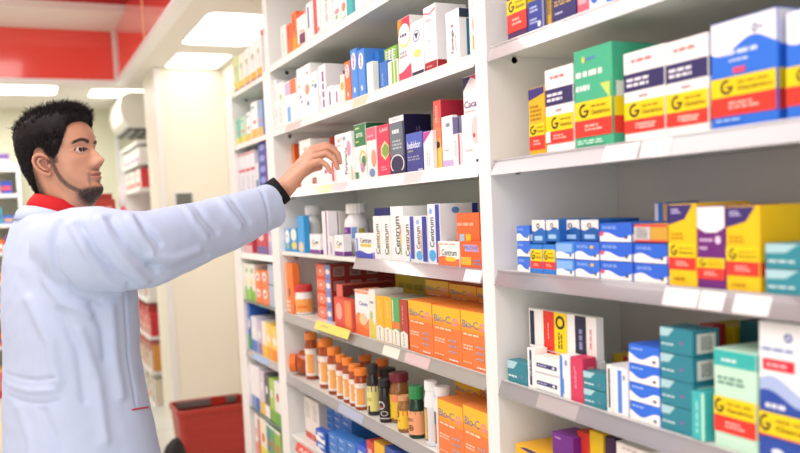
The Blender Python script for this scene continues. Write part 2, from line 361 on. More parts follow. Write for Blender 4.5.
I(N3, 612.5, 628, 366, 'upright white carton with broad blue stripe', Wt, [('r', 'F', .35, .62, .05, .95, '4a86dd'), ('e', 'F', .7, .85, .75, .87, '8c94b8')], dep=.1, where='fourth shelf')
I(N3, 629, 660, 343, 'blue topped white carton', '2f6fe0', [('w', 'F', 0, 1, 0, .6, Wt, 2.2, .3), ('l', 'F', .1, .5, .72, .86, 'a9c8f8', 1), ('e', 'F', .78, .9, .16, .32, '30406a'), ('w', 'S', 0, 1, 0, .55, Wt)], n=4, dep=.1, top='2a66d6', where='fourth shelf')
I(N3, 660.5, 693, 326, 'wide teal carton with barcode end', '2c8496', [('p', 'F', 0, .45, .5, 1, 'a9d2da', [(0, .3), (.6, .35), (1, 1), (0, 1)]), ('l', 'F', .05, .45, .3, .42, 'cfe6ea', 1), ('e', 'F', .6, .75, .4, .52, '7a6aa0'), ('r', 'S', .15, .85, .1, .85, 'd9dcd8'), ('l', 'S', .3, .7, .2, .75, '5a5f60', 7)], n=4, dep=.06, where='fourth shelf')
I(N3, 700, 714, 323, 'red carton standing behind the teal stack', 'c62f2c', [], off=.1, dep=.03, where='fourth shelf')
I(N3, 702, 735, 323, 'yellow ended carton behind the mint one', 'd8b80e', [('r', 'F', 0, .3, 0, 1, 'c62f2c')], off=.14, dep=.08, where='fourth shelf')
I(N3, 740, 775, 320, 'dark teal carton standing at the back', '15555f', [('r', 'F', .3, .6, .2, .8, '2f6f76')], off=.14, dep=.08, where='fourth shelf')
I(N3, 691.5, 705, 390, 'small upright turquoise carton', '3fb8b8', [('L', 'F', .3, .55, .15, .85, '9fe0dc', 1), ('r', 'F', .78, 1, 0, 1, 'b8ead2')], off=-.004, dep=.045, where='fourth shelf')
I(N3, 714, 757, 347, 'mint carton with turquoise cap band', 'c3ead4', [('w', 'A', 0, 1, .83, 1, '35b5b0'), ('r', 'A', 0, 1, .9, 1, '35b5b0'), ('l', 'F', .2, .62, .87, .92, 'e4f7f2', 1), ('l', 'F', .1, .8, .64, .74, '6f9a90', 2), ('r', 'F', .05, .95, .1, .12, 'd6f0e0')]+gen(.33, .52, .16, .04, .22), dep=.1, where='fourth shelf')
I(N3, 759, 835, 320, 'big white and blue carton with red name bar', 'eef1f8', [('w', 'A', 0, 1, 0, .62, 'a9bde6', .5, .1), ('w', 'A', 0, 1, 0, .52, '2a4ea8', .9, .1), ('o', 'F', .36, .47, .87, .93, '2a4ea8', .5), ('r', 'F', .06, .5, .66, .74, 'd8283c'), ('l', 'F', .12, .44, .68, .72, 'f3b8c0', 1), ('l', 'F', .05, .5, .79, .83, '7f98c8', 1), ('l', 'F', .1, .4, .38, .44, 'dfe6f8', 1), ('r', 'F', 0, 1, 0, .16, '2a4ea8'), ('e', 'F', .18, .36, .06, .11, 'dfe6f8')]+gen(.2, .36, .19, .02, .16), dep=.12, where='fourth shelf')
# ---- near bay, lowest shelf
N4 = NEAR[4]
I(N4, 516, 546, 443, 'yellow carton with navy swoosh', 'f0b41c', [('p', 'F', .15, 1, .9, 1, '2e2a68', [(0, .5), (1, 0), (1, 1), (.2, 1)])], dep=.1)
I(N4, 553, 574, 431, 'purple carton with rounded shoulders', '6a2080', [('l', 'F', .15, .5, .93, .96, 'cda4da', 1)], dep=.06, top='7b2c92')
I(N4, 578, 590, 430, 'red ended carton', 'cf3524', [], off=.02, dep=.1)
I(N4, 590.5, 604, 430, 'yellow ended carton beside the red one', 'e3bb10', [], off=.02, dep=.1, where='lowest shelf of near bay')
I(N4, 606, 616, 436, 'dark plum carton', '3a1040', [], off=.02, dep=.1)
I(N4, 617, 652, 441, 'off white carton with small print', 'e9e4df', [('w', 'F', 0, 1, .8, .9, '4a2050'), ('l', 'F', .2, .7, .95, .97, 'a08a92', 1)], dep=.1)
# ================================================================== middle bay
M0, M1, M2, M3, M4, M5, M6 = MIDR
I(M0, 281, 286.5, 27, 'thin pale pink carton', 'f3e9e4', [('L', 'F', .3, .5, .2, .8, 'e6b0a4', 1)], dep=.1)
I(M0, 287, 291.5, 25, 'slim orange and red carton', 'f07a50', [('r', 'F', .2, .7, .5, .95, 'd8503c')], dep=.1)
I(M0, 292, 296.5, 13, 'tall orange carton', 'f08050', [('r', 'F', 0, 1, 0, .35, 'f3a030'), ('r', 'F', .3, .7, .5, .9, 'e05a3a')], dep=.1, top='ee5c40')
I(M0, 297, 306, 15, 'white carton with plum block and orange lid', 'f6f3ef', [('r', 'F', .25, .9, .08, .38, '7c3f66'), ('l', 'F', .3, .85, .4, .5, 'd07a5a', 2), ('r', 'F', 0, .4, 0, .12, 'd89a20'), ('r', 'A', 0, 1, .9, 1, 'ee5c40')], dep=.1, top='ee5c40')
I(M0, 306.5, 311.5, 4, 'white carton with slate blue stripe', 'f2f2f0', [('r', 'F', .3, .6, .35, .9, '5c74ac')], dep=.1)
I(M0, 312, 320, -6, 'white carton with red vertical stripe', 'f5f0ee', [('r', 'F', .2, .65, .08, .95, 'ea5c5c'), ('e', 'F', .7, .9, .1, .2, 'e05a60')], dep=.1)
I(M0, 320.5, 332, -12, 'pale grey carton with faint lettering', 'eeeceb', [('L', 'F', .4, .65, .2, .8, 'b9b0b4', 2)], dep=.1)
I(M0, 333, 340, -8, 'white carton with pink and green flower', 'f5f5ef', [('e', 'F', .2, .9, .3, .45, 'e8929a'), ('e', 'F', .3, .7, .15, .28, '8fc07a')], dep=.1)
I(M0, 340.5, 346, -14, 'white carton with salmon blot', 'f5f3ef', [('e', 'F', .2, .9, .25, .5, 'ea8a70'), ('r', 'F', .1, .9, .05, .12, 'b9d8c0')], dep=.1)
I(M0, 346.5, 354, -24, 'teal carton', '3fb6b8', [('r', 'F', .7, 1, 0, 1, '38a3a8')], dep=.1)
I(M0, 354.5, 369, -30, 'white carton with grey diagonal mark', 'f5f5f7', [('p', 'F', .5, 1, .18, .26, '8c8c96', [(0, 0), (1, .7), (1, 1), (0, .3)])], dep=.1)
I(M0, 370, 392, -50, 'plain white carton at the picture top', 'f4f4f4', [('r', 'F', 0, 1, .4, .5, 'd0d8e8')], dep=.1)
# second shelf
wh = 'f5f4f3'
I(M1, 270.5, 277, 82, 'white carton with grey script, leftmost', wh, [('L', 'F', .3, .6, .55, .85, '9a96a4', 2), ('e', 'F', .3, .7, .2, .4, 'eec6b8')], dep=.1)
I(M1, 277.5, 284, 84, 'cream carton with green dots', 'f3f2ea', [('e', 'F', .4, .8, .6, .75, 'b9c79a'), ('L', 'F', .3, .6, .1, .5, 'b4aeb4', 2)], dep=.1)
I(M1, 284.5, 297, 83, 'white carton with lilac and orange squares', wh, [('r', 'F', .1, .5, .68, .97, 'c7b3dc'), ('r', 'F', .52, .98, .66, .99, 'f2743c'), ('r', 'F', .22, .48, .05, .4, '62a8e6')], dep=.1)
I(M1, 297.5, 304, 69, 'white carton with coloured dots', wh, [('e', 'F', .3, .6, .4, .47, 'b06a90'), ('e', 'F', .5, .8, .3, .36, '8a78b0'), ('e', 'F', .2, .5, .6, .68, 'e0a898')], dep=.1)
I(M1, 304.5, 311, 65, 'white carton with orange figure', wh, [('e', 'F', .1, .8, .42, .62, 'f2937a'), ('e', 'F', .3, .7, .2, .3, '9a86b4'), ('e', 'F', .4, .7, .8, .86, 'a79ab0')], dep=.09)
I(M1, 311.5, 318, 73, 'white carton with green and blue spots', wh, [('e', 'F', .1, .4, .66, .74, '7cc060'), ('e', 'F', .5, .9, .6, .72, '5a90d8'), ('e', 'F', .3, .5, .76, .82, 'd0c050')], dep=.1)
I(M1, 319, 326, 66, 'white carton with purple vertical lettering', 'efedf0', [('L', 'F', .4, .85, .08, .85, '8a4c96', 1), ('L', 'F', .1, .25, .1, .4, 'b9a4c0', 1), ('r', 'S', .6, .75, .7, .85, '6a3a72')], dep=.11)
I(M1, 327, 333.5, 87, 'short white carton with purple stripe, left', wh, [('r', 'F', .35, .6, .15, .75, '8a5a96')], off=-.002, dep=.05)
I(M1, 334, 340, 86, 'short white carton with purple stripe, right', wh, [('r', 'F', .35, .6, .15, .7, '9a70a6')], off=-.002, dep=.05)
I(M1, 340.5, 344.5, 75, 'cream carton with orange figure', 'f5ecdc', [('e', 'F', .1, .9, .45, .75, 'f2b04a')], dep=.08)
ov = [('e', 'F', .15, .85, .58, .93, 'f6eef2'), ('L', 'F', .35, .65, .64, .88, 'b05a90', 1), ('e', 'F', .4, .65, .12, .24, 'f0f4fb')]
I(M1, 345, 350.5, 62, 'orange carton with white oval', 'f2733a', ov+[('w', 'F', 0, 1, 0, .04, Wt)], dep=.1)
I(M1, 351, 357.5, 50, 'blue carton with white oval, left', '4e90e0', ov, dep=.1)
I(M1, 358, 365, 50.5, 'blue carton with white oval, right', '4e90e0', ov+[('r', 'S', .1, .9, .02, .1, '3f80d0')], dep=.12, top='3f80d0')
I(M1, 367, 373, 63, 'slim white carton leaning near the blue ones', wh, [], off=-.003, dep=.02)
I(M1, 374, 379, 52, 'royal blue slim carton', '2f72cc', [('r', 'F', .3, .6, .1, .4, '9cc0f0')], off=.03, dep=.09)
I(M1, 384, 398, 50, 'tall carton striped in green', '8cc63f', [('r', 'F', .16, .24, 0, .96, 'eef2e6'), ('r', 'F', .4, .5, 0, .96, 'eef2e6'), ('r', 'F', .66, .74, 0, .96, 'eef2e6'), ('r', 'F', .5, .62, .1, .8, '5aa62c'), ('l', 'F', .2, .9, .7, .94, 'f5f7ee', 4)], off=.05, dep=.1, top='5a6a78')
I(M1, 379.5, 387.5, 63, 'bright blue carton in front of green stripes', '3577c8', [('L', 'F', .3, .5, .1, .6, '9cc4ec', 1)], off=-.002, dep=.04)
I(M1, 388, 397.5, 62, 'white carton with green side stripes', 'eef0ea', [('r', 'F', .4, .62, 0, .95, '8cc63f'), ('r', 'F', .75, .95, 0, .95, '8cc63f')], off=-.002, dep=.04)
I(M1, 398.5, 411, 20, 'tall white carton with red, orange and yellow flash', wh, [('r', 'F', 0, 1, .72, 1, 'e83a50'), ('p', 'F', 0, .7, .7, .98, 'f2942c', [(0, .2), (.6, 1), (0, 1)]), ('e', 'F', .08, .98, .52, .86, 'fbe27c'), ('e', 'F', .08, .98, .56, .9, 'faf8f6'), ('l', 'F', .2, .85, .68, .76, '5a5a88', 1), ('l', 'F', .1, .8, .36, .48, 'b9b4bc', 2), ('p', 'F', 0, 1, 0, .24, 'ee4466', [(0, 0), (1, 0), (1, 1), (.4, .6), (0, .5)])], dep=.1, where='second shelf of middle bay')
I(M1, 411.5, 423.5, 23, 'tall white carton with navy emblem and yellow blot', wh, [('o', 'F', .15, .75, .62, .84, '8a94c0', .8), ('p', 'F', .3, .62, .66, .78, '2c3668', [(0, 1), (1, 1), (.5, 0)]), ('e', 'F', .2, .8, .34, .48, 'f2dc7a'), ('r', 'A', 0, 1, .02, .08, '23264c')], dep=.1, where='second shelf of middle bay')
I(M1, 424, 436.5, 8, 'tall white carton with dark red foot band', 'f1eff1', [('r', 'A', 0, 1, 0, .14, 'a3232c'), ('l', 'F', .15, .75, .05, .09, 'e8a8a8', 1), ('p', 'F', 0, 1, .86, .97, 'd87884', [(0, .4), (.5, 0), (1, .5), (1, .7), (.5, .2), (0, .6)]), ('l', 'F', .2, .7, .76, .8, 'dca0a8', 1), ('e', 'F', .4, .5, .44, .48, 'e8a8b8')], dep=.09, where='second shelf of middle bay')
I(M1, 446, 459.5, 13, 'white carton with dark vertical name', 'f1f0f3', [('T', 'F', .38, .62, .14, .62, '4a4650', 'Taminga'), ('r', 'F', .42, .58, .68, .72, 'd05060'), ('L', 'F', .7, .8, .2, .5, 'd0a0a8', 1), ('r', 'S', 0, 1, .82, 1, '23384a'), ('r', 'S', .2, .5, 0, .8, '2f7a94')], dep=.1, where='second shelf of middle bay')
I(M1, 469, 480.5, -8, 'white carton with orange and yellow figure', 'f3efea', [('r', 'F', .3, .85, .08, .3, 'f2a640'), ('e', 'F', .3, .8, .35, .6, 'f3b0a0'), ('e', 'F', .4, .8, .75, .85, 'f0c060')], dep=.1, where='second shelf of middle bay')
# third shelf
I(M2, 283, 286.5, 151, 'small white carton with pink cap', 'f5eff0', [('r', 'A', 0, 1, .85, 1, 'e0607c'), ('L', 'F', .3, .6, .2, .7, 'c9a0a8', 1)], off=.2, dep=.05)
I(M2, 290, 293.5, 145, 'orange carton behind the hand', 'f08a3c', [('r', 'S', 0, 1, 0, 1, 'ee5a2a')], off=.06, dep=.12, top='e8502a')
I(M2, 300, 311, 141, 'white carton behind the hand', 'f4f2ee', [('e', 'F', .4, .7, .75, .85, 'e8b8a0')], off=.02, dep=.08)
I(M2, 323, 334, 139, 'red carton behind the fingers', 'd8402c', [], off=.1, dep=.1)
I(M2, 311.5, 334.5, 153, 'wide white carton with dark red square', 'f5f3f3', [('r', 'F', .02, .22, .06, .24, '9c3c3a'), ('l', 'F', .05, .2, .1, .2, 'd8a0a0', 2), ('e', 'F', .58, .72, .3, .42, 'd46aa4'), ('r', 'F', .9, .98, .05, .6, 'e23c4c'), ('p', 'F', .35, .75, .55, .95, 'ea5c78', [(0, 1), (.4, 0), (.6, 0), (.3, 1)])], dep=.08)
I(M2, 335.5, 352.2, 135, 'white carton with red tick and black vertical name', 'f6f5f5', [('T', 'F', .55, .72, .14, .7, '4c4850', 'Paramarix'), ('p', 'F', .1, .5, .82, .95, 'd84858', [(0, 1), (.4, 0), (1, .9), (.4, .3)]), ('l', 'F', .1, .4, .74, .78, 'e0a0a8', 1), ('e', 'F', .72, .95, .5, .82, 'd49cc0'), ('r', 'F', .94, 1, 0, .3, 'f2b43c'), ('e', 'F', .5, .68, .84, .92, '98a0b8')], dep=.1)
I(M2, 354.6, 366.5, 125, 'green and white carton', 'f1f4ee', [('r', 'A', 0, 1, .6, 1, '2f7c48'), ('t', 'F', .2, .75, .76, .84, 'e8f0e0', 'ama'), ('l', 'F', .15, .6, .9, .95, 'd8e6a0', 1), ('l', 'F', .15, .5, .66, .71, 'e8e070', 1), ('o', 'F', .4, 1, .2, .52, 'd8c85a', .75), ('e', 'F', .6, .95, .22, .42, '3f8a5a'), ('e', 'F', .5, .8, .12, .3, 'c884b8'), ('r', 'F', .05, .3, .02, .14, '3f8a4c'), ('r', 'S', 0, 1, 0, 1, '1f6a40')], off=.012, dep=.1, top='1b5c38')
I(M2, 367, 376.5, 128, 'pink topped white carton with peach swirl', 'f6f1ee', [('r', 'F', 0, 1, .74, 1, 'f0607c'), ('l', 'F', .1, .8, .8, .86, 'f6b0bc', 1), ('e', 'F', .45, .98, .2, .55, 'f09c86'), ('e', 'F', .2, .8, .0, .18, '6c8cb8')], dep=.08)
I(M2, 377, 389.5, 126, 'raspberry carton with green hexagon', 'e3365a', [('t', 'F', .3, .9, .86, .93, 'f8dde2', 'LAVI'), ('p', 'F', .35, 1, .3, .68, 'e6d8a0', [(0, .3), (.5, 0), (1, .3), (1, .7), (.5, 1), (0, .7)]), ('p', 'F', .44, .98, .35, .63, '7aa84c', [(0, .3), (.5, 0), (1, .3), (1, .7), (.5, 1), (0, .7)]), ('l', 'F', .3, .8, .1, .2, 'f29cae', 2)], dep=.08)
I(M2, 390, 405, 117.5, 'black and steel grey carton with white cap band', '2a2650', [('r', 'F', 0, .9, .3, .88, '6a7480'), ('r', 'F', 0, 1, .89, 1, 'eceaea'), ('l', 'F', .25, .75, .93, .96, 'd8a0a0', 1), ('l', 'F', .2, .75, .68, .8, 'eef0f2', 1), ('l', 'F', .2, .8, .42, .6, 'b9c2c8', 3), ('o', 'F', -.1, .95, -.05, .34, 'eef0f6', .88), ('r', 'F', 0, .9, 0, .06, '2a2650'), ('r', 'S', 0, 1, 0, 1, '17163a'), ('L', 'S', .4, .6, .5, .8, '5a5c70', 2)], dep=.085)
I(M2, 406.5, 423, 134, 'violet blue carton with white name', '3c3f8e', [('r', 'F', 0, 1, .6, 1, '4a62bc'), ('t', 'F', .08, .88, .6, .78, 'e8eaf4', 'bebidor'), ('l', 'F', .1, .45, .5, .57, 'a4b06a', 1), ('l', 'F', .1, .9, .28, .42, '9aa0c0', 2), ('r', 'F', .7, .98, .02, .06, 'c0c4e0')], dep=.08)
I(M2, 423.5, 433, 132, 'white carton with magenta corner', 'f3f0f2', [('p', 'F', 0, .9, .7, 1, 'c0449c', [(0, 0), (1, 1), (0, 1)]), ('L', 'F', .3, .7, .1, .5, 'c9c0cc', 2)], dep=.013)
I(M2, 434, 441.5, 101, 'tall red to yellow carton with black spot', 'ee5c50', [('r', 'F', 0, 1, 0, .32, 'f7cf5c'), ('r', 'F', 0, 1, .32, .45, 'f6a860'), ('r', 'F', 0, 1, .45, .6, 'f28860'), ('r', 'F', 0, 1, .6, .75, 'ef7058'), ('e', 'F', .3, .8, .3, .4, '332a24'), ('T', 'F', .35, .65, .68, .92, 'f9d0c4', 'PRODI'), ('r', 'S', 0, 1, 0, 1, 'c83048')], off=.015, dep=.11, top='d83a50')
I(M2, 442, 453, 117, 'white floral carton with lilac foot', 'f4f0ee', [('r', 'F', 0, 1, 0, .13, 'c9b0e0'), ('l', 'F', .2, .7, .3, .36, 'c9b8c0', 1), ('e', 'F', .4, .8, .78, .86, '8a90a0'), ('r', 'S', 0, 1, .6, .95, '8884b0')], off=-.003, dep=.016)
I(M2, 453.5, 461, 134, 'white carton with crimson edge stripe', 'f1ecee', [('r', 'F', .68, .9, .02, .98, 'c05070'), ('L', 'F', .2, .45, .3, .8, 'c9b8c4', 2)], off=-.003, dep=.016)
I(M2, 453.5, 461, 117, 'grey violet carton behind', '8884ac', [('l', 'F', .2, .8, .8, .9, 'd0d0e0', 1)], off=.016, dep=.1)
I(M2, 464, 482, 77, 'tall white carton lettered Cacao with pink cap', 'f4f0f1', [('p', 'F', 0, .45, .84, 1, '2e2a58', [(0, 0), (1, .9), (1, 1), (0, 1)]), ('p', 'F', .35, 1, .86, 1, 'e05078', [(0, 1), (1, 1), (1, 0), (.6, .6)]), ('t', 'F', .05, .95, .64, .72, '6a5a8a', 'Cacao'), ('l', 'F', .1, .7, .59, .61, 'd89a9a', 1), ('e', 'F', .5, .85, .46, .56, '86c84a'), ('e', 'F', .3, .55, .46, .54, '7aa8dc'), ('r', 'F', .35, .55, .4, .45, 'e87080')], off=.012, dep=.1)
I(M2, 462, 482.5, 115, 'white carton with pink petals and red dot', 'f6f1ef', [('e', 'F', .5, .95, .38, .92, 'f4cccc'), ('e', 'F', .58, .7, .5, .6, 'c8483c'), ('l', 'F', .2, .6, .24, .3, 'd0b8b8', 1), ('r', 'F', .7, 1, .02, .07, '2e2a58')], off=-.004, dep=.014)
# fourth shelf
I(M3, 283.5, 290, 229, 'small white and blue carton with smiling patch', '3f9ad8', [('e', 'F', .1, .95, .35, .98, 'eef3f4'), ('e', 'F', .3, .6, .6, .75, 'a0b8b8'), ('e', 'F', .3, .9, .1, .35, '8ac08a')], off=.01, dep=.06, where='fourth shelf of middle bay')
I(M3, 290.5, 297, 228, 'small blue carton with cream and yellow patch', '3f9ad8', [('e', 'F', .1, .95, .45, .98, 'f0efe0'), ('e', 'F', .2, .95, .1, .42, 'f2d25c')], off=.01, dep=.06, where='fourth shelf of middle bay')
I(M3, 297.5, 304, 216, 'tall slanted sky blue carton', '3fa2e4', [('e', 'F', .1, .9, .0, .3, 'e8d0b0')], off=.002, dep=.024, top='62b8f0', where='fourth shelf of middle bay')
bottle(M3, 304, 322, 206.5, 'white pill bottle with orange letters', 'eeebe8', 'f3f2f0', 'efedea', ops=[('r', .16, .3, .62, .85, 'ee8450'), ('r', .18, .32, .38, .5, '8f9a80'), ('r', .18, .3, .1, .3, 'f08a30')], off=.03, capf=.2)
ce_s = [('t', 'F', .25, .85, .5, .72, '3a4a3c', 'Cen'), ('l', 'F', .25, .8, .38, .48, 'd8c23a', 1), ('r', 'A', 0, 1, 0, .22, '7a3c92')]
I(M3, 310, 320, 234, 'small white carton with purple foot, left', 'f4f2f3', ce_s, off=-.004, dep=.03)
I(M3, 322.5, 328.5, 211, 'slim white carton with plum stripe', 'efedf0', [('r', 'F', .6, .8, 0, 1, '8a4c8c')], off=.0, dep=.036)
I(M3, 329, 333.5, 236, 'slim pale carton with dark print', 'e6e4e6', [('L', 'F', .3, .7, .1, .7, '6a6470', 2)], off=-.004, dep=.03)
I(M3, 331, 340, 211, 'grey white carton with ruled panel', 'cfcbc6', [('o', 'F', .2, .8, .3, .9, 'b9b5b0', .85), ('r', 'F', .3, .35, .3, .9, 'b4b0ac'), ('r', 'F', .6, .65, .3, .9, 'b4b0ac')], off=.04, dep=.09)
I(M3, 334.5, 343.5, 235, 'small white carton with purple foot, right', 'f4f2f3', ce_s, off=-.004, dep=.03)
bottle(M3, 344, 369, 204.5, 'large white pill bottle with purple labels', 'f0efee', 'f2f1ef', 'ebe9ea', ops=[('r', .08, .36, .68, .95, '6a3090'), ('t', .14, .3, .76, .86, 'c9b0dc', 'SENIOR'), ('r', .37, .44, .5, .95, '6a9ad0'), ('r', .46, .54, .5, .9, 'b9b040'), ('r', .12, .26, .3, .45, '6a4a30'), ('r', .12, .26, .18, .3, 'f0a040'), ('r', .08, .36, 0, .14, '7a3c9c')], off=.035, capf=.19)
cent = lambda c='2f3a34': [('T', 'F', .3, .72, .12, .82, c, 'Centrum'), ('r', 'F', .74, .82, .3, .5, 'e8c850'), ('r', 'F', .74, .82, .5, .66, 'e08858'), ('r', 'F', .74, .82, .12, .3, '8ac070')]
I(M3, 355.5, 373, 233, 'small white and blue carton lettered Centrum', 'f4f4f4', [('t', 'F', .3, .92, .62, .82, '3a4048', 'Centrum'), ('r', 'F', .3, .9, .46, .58, 'd8c850'), ('w', 'A', 0, 1, 0, .3, '3a44b4'), ('r', 'F', .06, .16, .3, .8, '7a9ae0')], off=-.004, dep=.035)
I(M3, 375, 390.5, 208, 'navy carton with white arc', '343e9c', [('e', 'F', .1, .95, .4, .7, 'dfe2ee')], off=.11, dep=.08)
I(M3, 373.5, 381.5, 216, 'white Centrum carton, first from left', 'f6f5f3', cent(), dep=.1)
I(M3, 382, 390.5, 216, 'white Centrum carton, second from left', 'f6f5f3', cent(), dep=.1)
I(M3, 391, 403.5, 206.5, 'taller white Centrum carton', 'f7f6f5', cent(), dep=.1)
I(M3, 404, 414.5, 216, 'white Centrum carton with blue edge, left', 'f5f5f5', [('T', 'F', .12, .5, .12, .82, '2f3a34', 'Centrum'), ('r', 'F', .52, .58, .15, .7, 'd8b850'), ('r', 'F', .64, 1, .08, 1, '4650b0'), ('r', 'F', .5, .64, 0, .2, '8ac0ec')], dep=.08)
I(M3, 415, 427.5, 216, 'white Centrum carton with blue edge, right', 'eef1f5', [('T', 'F', .12, .44, .3, .78, '2f3a34', 'Centrum'), ('e', 'F', .15, .4, .82, .93, '9cc0e4'), ('e', 'F', .08, .6, .06, .26, '58aeea'), ('r', 'F', .5, .57, .15, .7, 'e0b070'), ('r', 'F', .64, 1, .04, 1, '333ea4')], dep=.08)
I(M3, 404, 424, 208, 'grey carton behind the Centrum row', 'bdbab6', [('l', 'F', .2, .8, .7, .9, '9a96a0', 2)], off=.1, dep=.08)
I(M3, 428, 440.5, 204, 'tall pale blue Centrum carton showing its grey side', 'e6ecf2', [('T', 'F', .14, .5, .28, .78, '2f3a44', 'Centrum'), ('e', 'F', .15, .4, .83, .93, '8cb4e0'), ('e', 'F', .05, .6, .05, .24, '4aa8ea'), ('r', 'F', .66, .96, .03, 1, '3a44aa'), ('T', 'S', .36, .62, .3, .78, '3c4440', 'Centrum'), ('r', 'S', 0, 1, 0, 0.02, 'b9b6b2'), ('r', 'S', .64, .72, .35, .6, 'b8c060'), ('r', 'S', .84, 1, 0, 1, '2f3a98'), ('e', 'S', .3, .5, .84, .94, '5a8ac4')], dep=.115, where='fourth shelf')
I(M3, 457, 479.5, 213, 'orange carton with blue and yellow panels', 'ef6a34', [('r', 'F', .14, .34, .25, .6, '9cc0d8'), ('r', 'F', .42, .64, .25, .6, 'f7c42c'), ('l', 'F', .05, .8, .74, .84, 'f8b090', 1)], off=.02, dep=.06, top='f07c44')
I(M3, 438, 459.5, 241, 'low white and orange carton lettered Centrum', 'f6f3f0', [('t', 'F', .18, .88, .42, .68, '4c5a58', 'Centrum'), ('w', 'F', 0, 1, 0, .4, 'f0703a'), ('e', 'F', .35, .85, .18, .38, 'f6c83c'), ('l', 'F', .1, .9, .86, .93, 'f0a080', 1), ('r', 'F', .02, .09, .4, .9, 'f2a890')], off=-.006, dep=.024, where='fourth shelf')
I(M3, 460, 483, 241, 'low orange carton with violet logo patch', 'f0652e', [('p', 'F', .15, .85, .62, .88, 'b9a0cc', [(.1, 0), (1, 0), (.9, 1), (0, 1)]), ('t', 'F', .2, .8, .68, .82, '6a64a0', 'PROVE'), ('r', 'F', .05, .5, .1, .4, 'f7b53c'), ('l', 'F', .6, .95, .1, .35, '6a8ab8', 2)], off=-.006, dep=.024)
# fifth shelf
I(M4, 286, 293, 263, 'tall orange carton near the far panel', 'f07c34', [('r', 'F', 0, .22, 0, 1, 'f3b07a'), ('r', 'F', .4, .6, .35, .5, '54412f'), ('l', 'F', .1, .6, .02, .28, 'f7e8dc', 3)], off=.0, dep=.03)
bottle(M4, 295, 313, 283, 'squat white jar with red lid and orange label', 'f3f1ee', 'c93a38', 'f4a558', ops=[('r', 0, 1, .8, 1, 'f6d8a0'), ('r', .14, .24, .1, .55, '2f6ab0'), ('r', .3, .5, .3, .5, 'ee7c30')], off=.004, capf=.24, neck=.92, capw=.96, name='ointment_jar', group='jars')
sl = [('e', 'F', .05, .6, .15, .85, 'f6bca4'), ('o', 'F', .1, .55, .22, .78, 'e0503c', .6), ('r', 'F', .68, 1, 0, 1, '5c98dc'), ('e', 'F', .7, .98, .3, .7, 'e6f0f8')]
for j in range(3): sl += [('r', 'S', .04+j*.24, .2+j*.24, .14, .84, '9a7a74'), ('l', 'S', .07+j*.24, .17+j*.24, .24, .74, '6f3c3a', 3)]
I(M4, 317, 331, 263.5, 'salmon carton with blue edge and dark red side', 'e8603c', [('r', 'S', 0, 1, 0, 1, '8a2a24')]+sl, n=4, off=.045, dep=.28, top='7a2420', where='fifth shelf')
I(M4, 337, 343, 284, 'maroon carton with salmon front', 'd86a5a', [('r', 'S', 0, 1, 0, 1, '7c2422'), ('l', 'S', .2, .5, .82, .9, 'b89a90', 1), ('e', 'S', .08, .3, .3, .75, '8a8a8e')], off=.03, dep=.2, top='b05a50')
I(M4, 334.5, 352, 297, 'low salmon carton', 'e0584a', [('e', 'F', .1, .45, .3, .85, 'f4a894'), ('r', 'F', .62, .95, .1, .95, 'f08c4c')], off=-.004, dep=.03)
I(M4, 355.5, 369, 289, 'white and orange carton lettered Cewin', 'f7f4f0', [('t', 'F', .3, .92, .66, .76, '4a62b0', 'Cewin'), ('w', 'F', 0, 1, 0, .5, 'f38a4c'), ('w', 'F', 0, 1, 0, .26, 'f07034'), ('r', 'F', 0, 1, .93, 1, 'f4a078'), ('e', 'F', .3, .85, .24, .5, 'f6cda0')], dep=.08, top='ee9a74')
I(M4, 369.5, 375.5, 289, 'white carton with yellow green swirl', 'f2efe6', [('w', 'F', 0, 1, 0, .45, 'e3d04c'), ('l', 'F', .1, .8, .7, .78, '9aa0b0', 1), ('e', 'F', .1, .6, .4, .56, 'b8d080')], dep=.1)
I(M4, 376, 383.5, 295, 'amber yellow carton, left', 'f7b92e', [('L', 'F', .4, .6, .55, .9, 'fbdc90', 1), ('p', 'F', 0, 1, 0, .36, 'f1ece0', [(0, 0), (1, 0), (1, .85), (.5, 1), (0, .85)]), ('L', 'F', .4, .55, .05, .3, '5a6a50', 1)], dep=.1, top='b8b0a4')
I(M4, 384, 391.5, 296, 'amber yellow carton, right', 'f7b92e', [('L', 'F', .4, .6, .55, .9, 'fbdc90', 1), ('p', 'F', 0, 1, 0, .36, 'f1ece0', [(0, 0), (1, 0), (1, .85), (.5, 1), (0, .85)]), ('L', 'F', .4, .55, .05, .3, '5a6a50', 1)], dep=.1, top='b8b0a4')
I(M4, 392, 399.5, 297, 'green carton with orange foot', '5fae62', [('r', 'F', 0, 1, .36, .5, 'f07c40'), ('r', 'F', .1, .25, .5, .95, 'dfe8d0'), ('p', 'F', 0, 1, 0, .36, 'f1ece0', [(0, 0), (1, 0), (1, .85), (.5, 1), (0, .85)]), ('L', 'F', .4, .55, .05, .3, '5a6a50', 1)], dep=.1, top='a09a8a')
I(M4, 400, 407.5, 299, 'brick red slim carton', 'b8463c', [('L', 'F', .3, .5, .5, .9, 'e0a090', 1), ('p', 'F', 0, 1, 0, .36, 'f1ece0', [(0, 0), (1, 0), (1, .85), (.5, 1), (0, .85)]), ('L', 'F', .4, .55, .05, .3, '5a6a50', 1)], dep=.1, top='cfc4b8')
I(M4, 396, 430, 274, 'long mustard carton standing at the back', 'b8a41e', [('l', 'F', .1, .9, .7, .9, '8a8420', 1)], off=.2, dep=.1)
